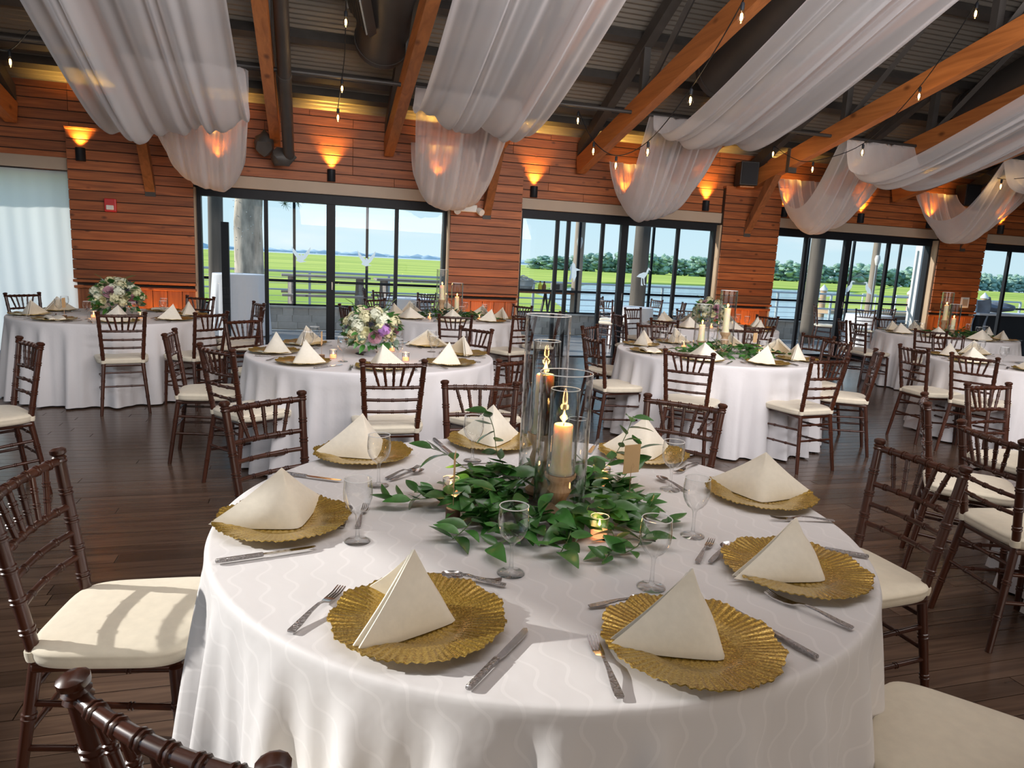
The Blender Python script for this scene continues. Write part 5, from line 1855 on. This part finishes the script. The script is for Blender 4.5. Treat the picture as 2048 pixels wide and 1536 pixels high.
def garland(cx, cy, vines, label, nleaf, seed, fill_r, sc_=1.0, extra=0):
    rnd = random.Random(seed)
    t = thing('greenery_garland', label, 'greenery', (cx, cy, ZT), 0, 'smilax garlands round the candles')
    st = MB()
    spots = []
    for vine in vines:
        pts = [Vector((x - cx, y - cy, z)) for x, y, z in vine]
        tp = [tuple(p) for p in pts]
        sm = [cat(tp, k / 14) for k in range(15)]
        st.tube(sm, 0.0014, 5)
        L = sum((sm[k + 1] - sm[k]).length for k in range(14))
        m = max(3, int(L / 0.026))
        for k in range(m):
            f = (k + 0.6) / m
            p = cat(tp, f)
            d = (cat(tp, min(1, f + 0.05)) - cat(tp, max(0, f - 0.05)))
            spots.append((p, atan2(d.y, d.x) + (0.9 if k % 2 else -0.9) + rnd.uniform(-0.4, 0.4), 1.0))
    while len(spots) < nleaf:
        a, rr = rnd.uniform(0, 2 * pi), fill_r * sqrt(rnd.random())
        dx, dy = rr * cos(a) * 1.15, rr * sin(a)
        if any(hypot(cx + dx - vx, cy + dy - vy) < vr for vx, vy, vr in AVOID):
            continue
        z = 0.012 + (0.105 * sc_) * (1 - (rr / fill_r) ** 2) * rnd.uniform(0.15, 1.0)
        spots.append((Vector((dx, dy, z)), a + rnd.uniform(-1.2, 1.2), 1.0))
    for p, a, s in spots[:nleaf]:
        s *= rnd.uniform(0.75, 1.15) * sc_
        z = max(p.z, 0.012)
        inst('leaf', rnd.choice(LEAFS), t, (p.x, p.y, z), (rnd.uniform(-0.7, 0.7), rnd.uniform(-0.55, 0.15) if z > 0.02 else rnd.uniform(-0.5, -0.1), a), (s, s, s))
    st.build('stems', M['stem'], t)
    if extra:
        q = MB()
        k = 0
        while k < extra:
            a, rr = rnd.uniform(0, 2 * pi), fill_r * 0.85 * sqrt(rnd.random())
            dx, dy = rr * cos(a) * 1.15, rr * sin(a)
            if any(hypot(cx + dx - vx, cy + dy - vy) < vr for vx, vy, vr in AVOID):
                continue
            k += 1
            me = rnd.choice(LEAFS)
            s = rnd.uniform(0.75, 1.1) * sc_
            mt = Matrix.Translation((dx, dy, 0.010 + 0.08 * (1 - (rr / fill_r) ** 2) * rnd.random())) @ Matrix.Rotation(a + rnd.uniform(-1.4, 1.4), 4, 'Z') @ Matrix.Rotation(rnd.uniform(-0.5, 0.1), 4, 'Y') @ Matrix.Rotation(rnd.uniform(-0.7, 0.7), 4, 'X') @ Matrix.Scale(s, 4)
            q.add([mt @ v.co for v in me.vertices], [tuple(p.vertices) for p in me.polygons])
        tag(q.build('inner_leaves', M['leaf'], t, fix=False), kind='stuff')
    return t


AVOID = [(0.713, 1.852, 0.082), (0.712, 2.035, 0.076), (0.765, 1.665, 0.05), (0.425, 2.05, 0.05), (0.964, 1.90, 0.035), (0.395, 1.86, 0.035), (0.464, 1.493, 0.06), (0.582, 2.43, 0.06)]
C = (0.70, 1.93)
garland(*C, [[(0.60, 1.92, 0.05), (0.45, 1.93, 0.05), (0.33, 1.96, 0.03), (0.22, 2.00, 0.012)], [(0.60, 1.85, 0.05), (0.47, 1.80, 0.04), (0.40, 1.73, 0.02), (0.36, 1.69, 0.012)],
             [(0.66, 1.77, 0.04), (0.58, 1.71, 0.03), (0.52, 1.66, 0.02), (0.44, 1.62, 0.012)], [(0.72, 1.74, 0.04), (0.66, 1.62, 0.03), (0.61, 1.55, 0.015)],
             [(0.78, 1.78, 0.04), (0.80, 1.66, 0.02), (0.76, 1.56, 0.015), (0.70, 1.49, 0.012)], [(0.80, 1.76, 0.04), (0.88, 1.66, 0.02), (0.84, 1.57, 0.015), (0.78, 1.53, 0.012)],
             [(0.82, 1.82, 0.05), (0.92, 1.74, 0.03), (1.0, 1.70, 0.012)], [(0.82, 1.90, 0.05), (0.95, 1.95, 0.06), (1.02, 2.0, 0.10), (1.06, 2.03, 0.16)],
             [(0.82, 1.98, 0.05), (0.95, 2.05, 0.08), (1.02, 2.08, 0.16), (1.06, 2.10, 0.24)], [(0.78, 2.12, 0.04), (0.88, 2.2, 0.04), (0.98, 2.28, 0.03)],
             [(0.64, 2.08, 0.05), (0.60, 2.14, 0.10), (0.585, 2.16, 0.19), (0.56, 2.16, 0.25)], [(0.58, 2.02, 0.05), (0.48, 2.08, 0.08), (0.42, 2.12, 0.12), (0.37, 2.12, 0.14)],
             [(0.6, 1.98, 0.05), (0.5, 2.0, 0.06), (0.40, 2.01, 0.03), (0.31, 2.05, 0.02)], [(0.70, 1.75, 0.06), (0.74, 1.72, 0.05), (0.76, 1.73, 0.07), (0.80, 1.72, 0.06)]],
        'dense dark green smilax garland around the candles of the big front table', 290, 5, 0.28, 1.2, 150)
AVOID = []
for tn, (gx, gy), lab in (('T3', (1.72, 8.74), 'below the emergency light'), ('T4', (3.68, 5.52), 'right of centre'), ('T6', (8.95, 7.85), 'at far right')):
    AVOID = [(1.62, 8.80, 0.08), (1.80, 8.72, 0.08), (3.66, 5.55, 0.08), (3.52, 5.72, 0.075), (8.86, 7.95, 0.08), (8.86, 7.80, 0.08)]
    garland(gx, gy, [[(gx - 0.1, gy, 0.05), (gx - 0.3, gy - 0.02, 0.07), (gx - 0.5, gy + 0.05, 0.02)], [(gx + 0.1, gy, 0.05), (gx + 0.35, gy - 0.1, 0.06), (gx + 0.55, gy - 0.25, 0.012)]],
            'loose green smilax garland around the candles of the table ' + lab, 150, int(gx * 10), 0.34, 1.2, 120)

FLW = {}


def flower_meshes():
    rnd = random.Random(6)
    for nm, mm in (('cream', 'cream'), ('white_p', 'white_p'), ('purple', 'purple')):
        q = MB()
        for k in range(34):
            d = Vector((rnd.gauss(0, 1), rnd.gauss(0, 1), rnd.gauss(0, 1))).normalized()
            c = d * 0.042
            qt = d.to_track_quat('Z', 'Y')
            for j in range(4):
                a = j * pi / 2 + k
                e = Vector((cos(a), sin(a), 0)) * 0.010
                s1 = Vector((-sin(a), cos(a), 0)) * 0.008
                q.add([c, c + qt @ (e * 0.7 + s1 + Vector((0, 0, 0.003))), c + qt @ (e * 1.6 + Vector((0, 0, 0.001))), c + qt @ (e * 0.7 - s1 + Vector((0, 0, 0.003)))], [(0, 1, 2, 3)])
        q.blob((0, 0, 0), (0.039, 0.039, 0.039), 1)
        FLW['hyd_' + nm] = q.mesh('hydrangea', M[mm], fix=False)
    for nm, mm in (('mauve', 'mauve'), ('creamrose', 'cream')):
        q = MB()
        for ring, (r, h, cnt) in enumerate(((0.008, 0.034, 3), (0.017, 0.033, 4), (0.027, 0.028, 5), (0.036, 0.020, 6))):
            for j in range(cnt):
                a0 = 2 * pi * j / cnt + ring * 0.7

                def pet(u, v, a0=a0, r=r, h=h, cnt=cnt):
                    a = a0 + (u - 0.5) * 2 * pi / cnt * 1.35
                    rr = r * (0.35 + 0.65 * v ** 0.6) + 0.006 * v * v
                    return (rr * cos(a), rr * sin(a), h * v - 0.01 * (2 * u - 1) ** 2 * v - 0.008)
                q.grid(pet, 5, 4)
        FLW['rose_' + nm] = q.mesh('rose', M[mm], fix=False)
    q = MB()
    for k in range(40):
        d = Vector((rnd.gauss(0, 1), rnd.gauss(0, 1), rnd.gauss(0, 1))).normalized()
        q.rod((0, 0, 0), d * 0.028, [(0, 0.004), (1, 0.0006)], 4, cap=False)
    FLW['thistle'] = q.mesh('thistle', M['thistle'], fix=False)


flower_meshes()


def bouquet(x, y, label, seed, purple, s=1.0):
    rnd = random.Random(seed)
    t = thing('flower_arrangement', label, 'flowers', (x, y, ZT), 0, 'flower centrepieces')
    MB().lathe([(0, 0), (0.055, 0), (0.057, 0.006), (0.030, 0.03), (0.022, 0.055), (0.030, 0.075), (0.085, 0.105), (0.105, 0.135), (0.10, 0.135), (0.07, 0.11), (0, 0.09)], 28).build('footed_bowl', M['bowl'], t)
    C_ = Vector((0, 0, 0.19))
    kinds = ['hyd_cream', 'hyd_white_p', 'hyd_cream', 'rose_mauve', 'rose_creamrose', 'hyd_white_p', 'thistle', 'rose_creamrose', 'hyd_cream', 'thistle']
    n = 46
    for k in range(n):
        zf = 1 - 1.35 * (k + 0.5) / n
        a = k * 2.39996 + seed
        rr = sqrt(max(0, 1 - zf * zf))
        d = Vector((rr * cos(a), rr * sin(a), zf))
        p = C_ + Vector((d.x * 0.185, d.y * 0.185, d.z * 0.15)) * rnd.uniform(0.85, 1.05) * s
        kd = kinds[(k * 7 + seed) % 10]
        if kd.startswith('hyd') and purple and k in (20, 23):
            kd = 'hyd_purple'
        nm = {'h': 'hydrangea', 'r': 'rose', 't': 'thistle'}[kd[0]]
        e = d.to_track_quat('Z', 'Y').to_euler()
        f = rnd.uniform(0.85, 1.2) * s
        inst(nm, FLW[kd], t, p, e, (f, f, f))
    if purple:
        inst('hydrangea', FLW['hyd_purple'], t, C_ + Vector((0.07, -0.185, 0.02)), (0.4, 0, 0), (1.1, 1.1, 1.1))
    else:
        inst('rose', FLW['rose_mauve'], t, C_ + Vector((-0.02, -0.19, 0.06)), (1.2, 0, 0), (1.5, 1.5, 1.5))
    for k in range(150):
        zf = rnd.uniform(-0.75, 0.9)
        a = rnd.uniform(0, 2 * pi)
        rr = sqrt(1 - zf * zf)
        d = Vector((rr * cos(a), rr * sin(a), zf))
        p = C_ + Vector((d.x * 0.180, d.y * 0.180, d.z * 0.145)) * s
        f = rnd.uniform(0.8, 1.25) * s
        inst('leaf', EUC[k % 3], t, p, (rnd.uniform(-0.8, 0.8), -math.asin(max(-1, min(1, zf))) * 0.7 + rnd.uniform(-0.3, 0.3), a), (f, f, f))
    for k in range(3):
        a = rnd.uniform(0, 2 * pi)
        q = MB().tube([C_ + Vector((0.1 * cos(a), 0.1 * sin(a), 0.1)), C_ + Vector((0.15 * cos(a), 0.15 * sin(a), 0.2)), C_ + Vector((0.22 * cos(a + 0.2), 0.22 * sin(a + 0.2), 0.23))], [0.003, 0.003, 0.002], 5)
        q.build('tendril', M['stem'], t)


bouquet(0.44, 5.20, 'round cream and purple flower arrangement in grey bowl, left of centre', 3, True)
bouquet(-1.86, 7.85, 'cream and mauve flower arrangement on the table by the white curtain', 1, False, 1.1)
bouquet(5.30, 8.45, 'tall pale cream flower arrangement on the flower table right of centre', 2, False, 1.05)


def holder(x, y, ang, label, card=True, tilt=0.0):
    t = thing('card_holder', label, 'card holder', (x, y, ZT), radians(ang), 'wood slice card holders')
    b = MB().lathe([(0, 0), (0.021, 0), (0.0215, 0.032), (0, 0.032)], 18).build('wood_slice', M['bark'], t)
    MB().lathe([(0, 0.0322), (0.019, 0.0322), (0.019, 0.0345), (0, 0.0345)], 18).build('cut_face', M['log'], b)
    MB().tube([(0, 0, 0.03), (0, 0, 0.125), (0.006, 0, 0.135), (0.010, 0, 0.125), (0.004, 0, 0.118)], 0.0011, 5).build('wire', M['wire'], t)
    if card:
        MB().bbox((0.0, 0.0, 0.15), (0.062, 0.0015, 0.092), 0.0005).build('card', M['card'], t, smooth=False)


holder(0.395, 1.862, 74, 'wood slice holder with an upright card seen edge on, front table left')
holder(0.966, 1.899, 12, 'wood slice holder with a small kraft card, front table right')
holder(0.08, 4.98, 80, 'wood slice card holder on the flower table left of centre')
holder(-2.22, 7.45, 80, 'wood slice card holder on the table by the white curtain')
holder(4.02, 5.6, 20, 'wood slice card holder on the candle table right of centre')
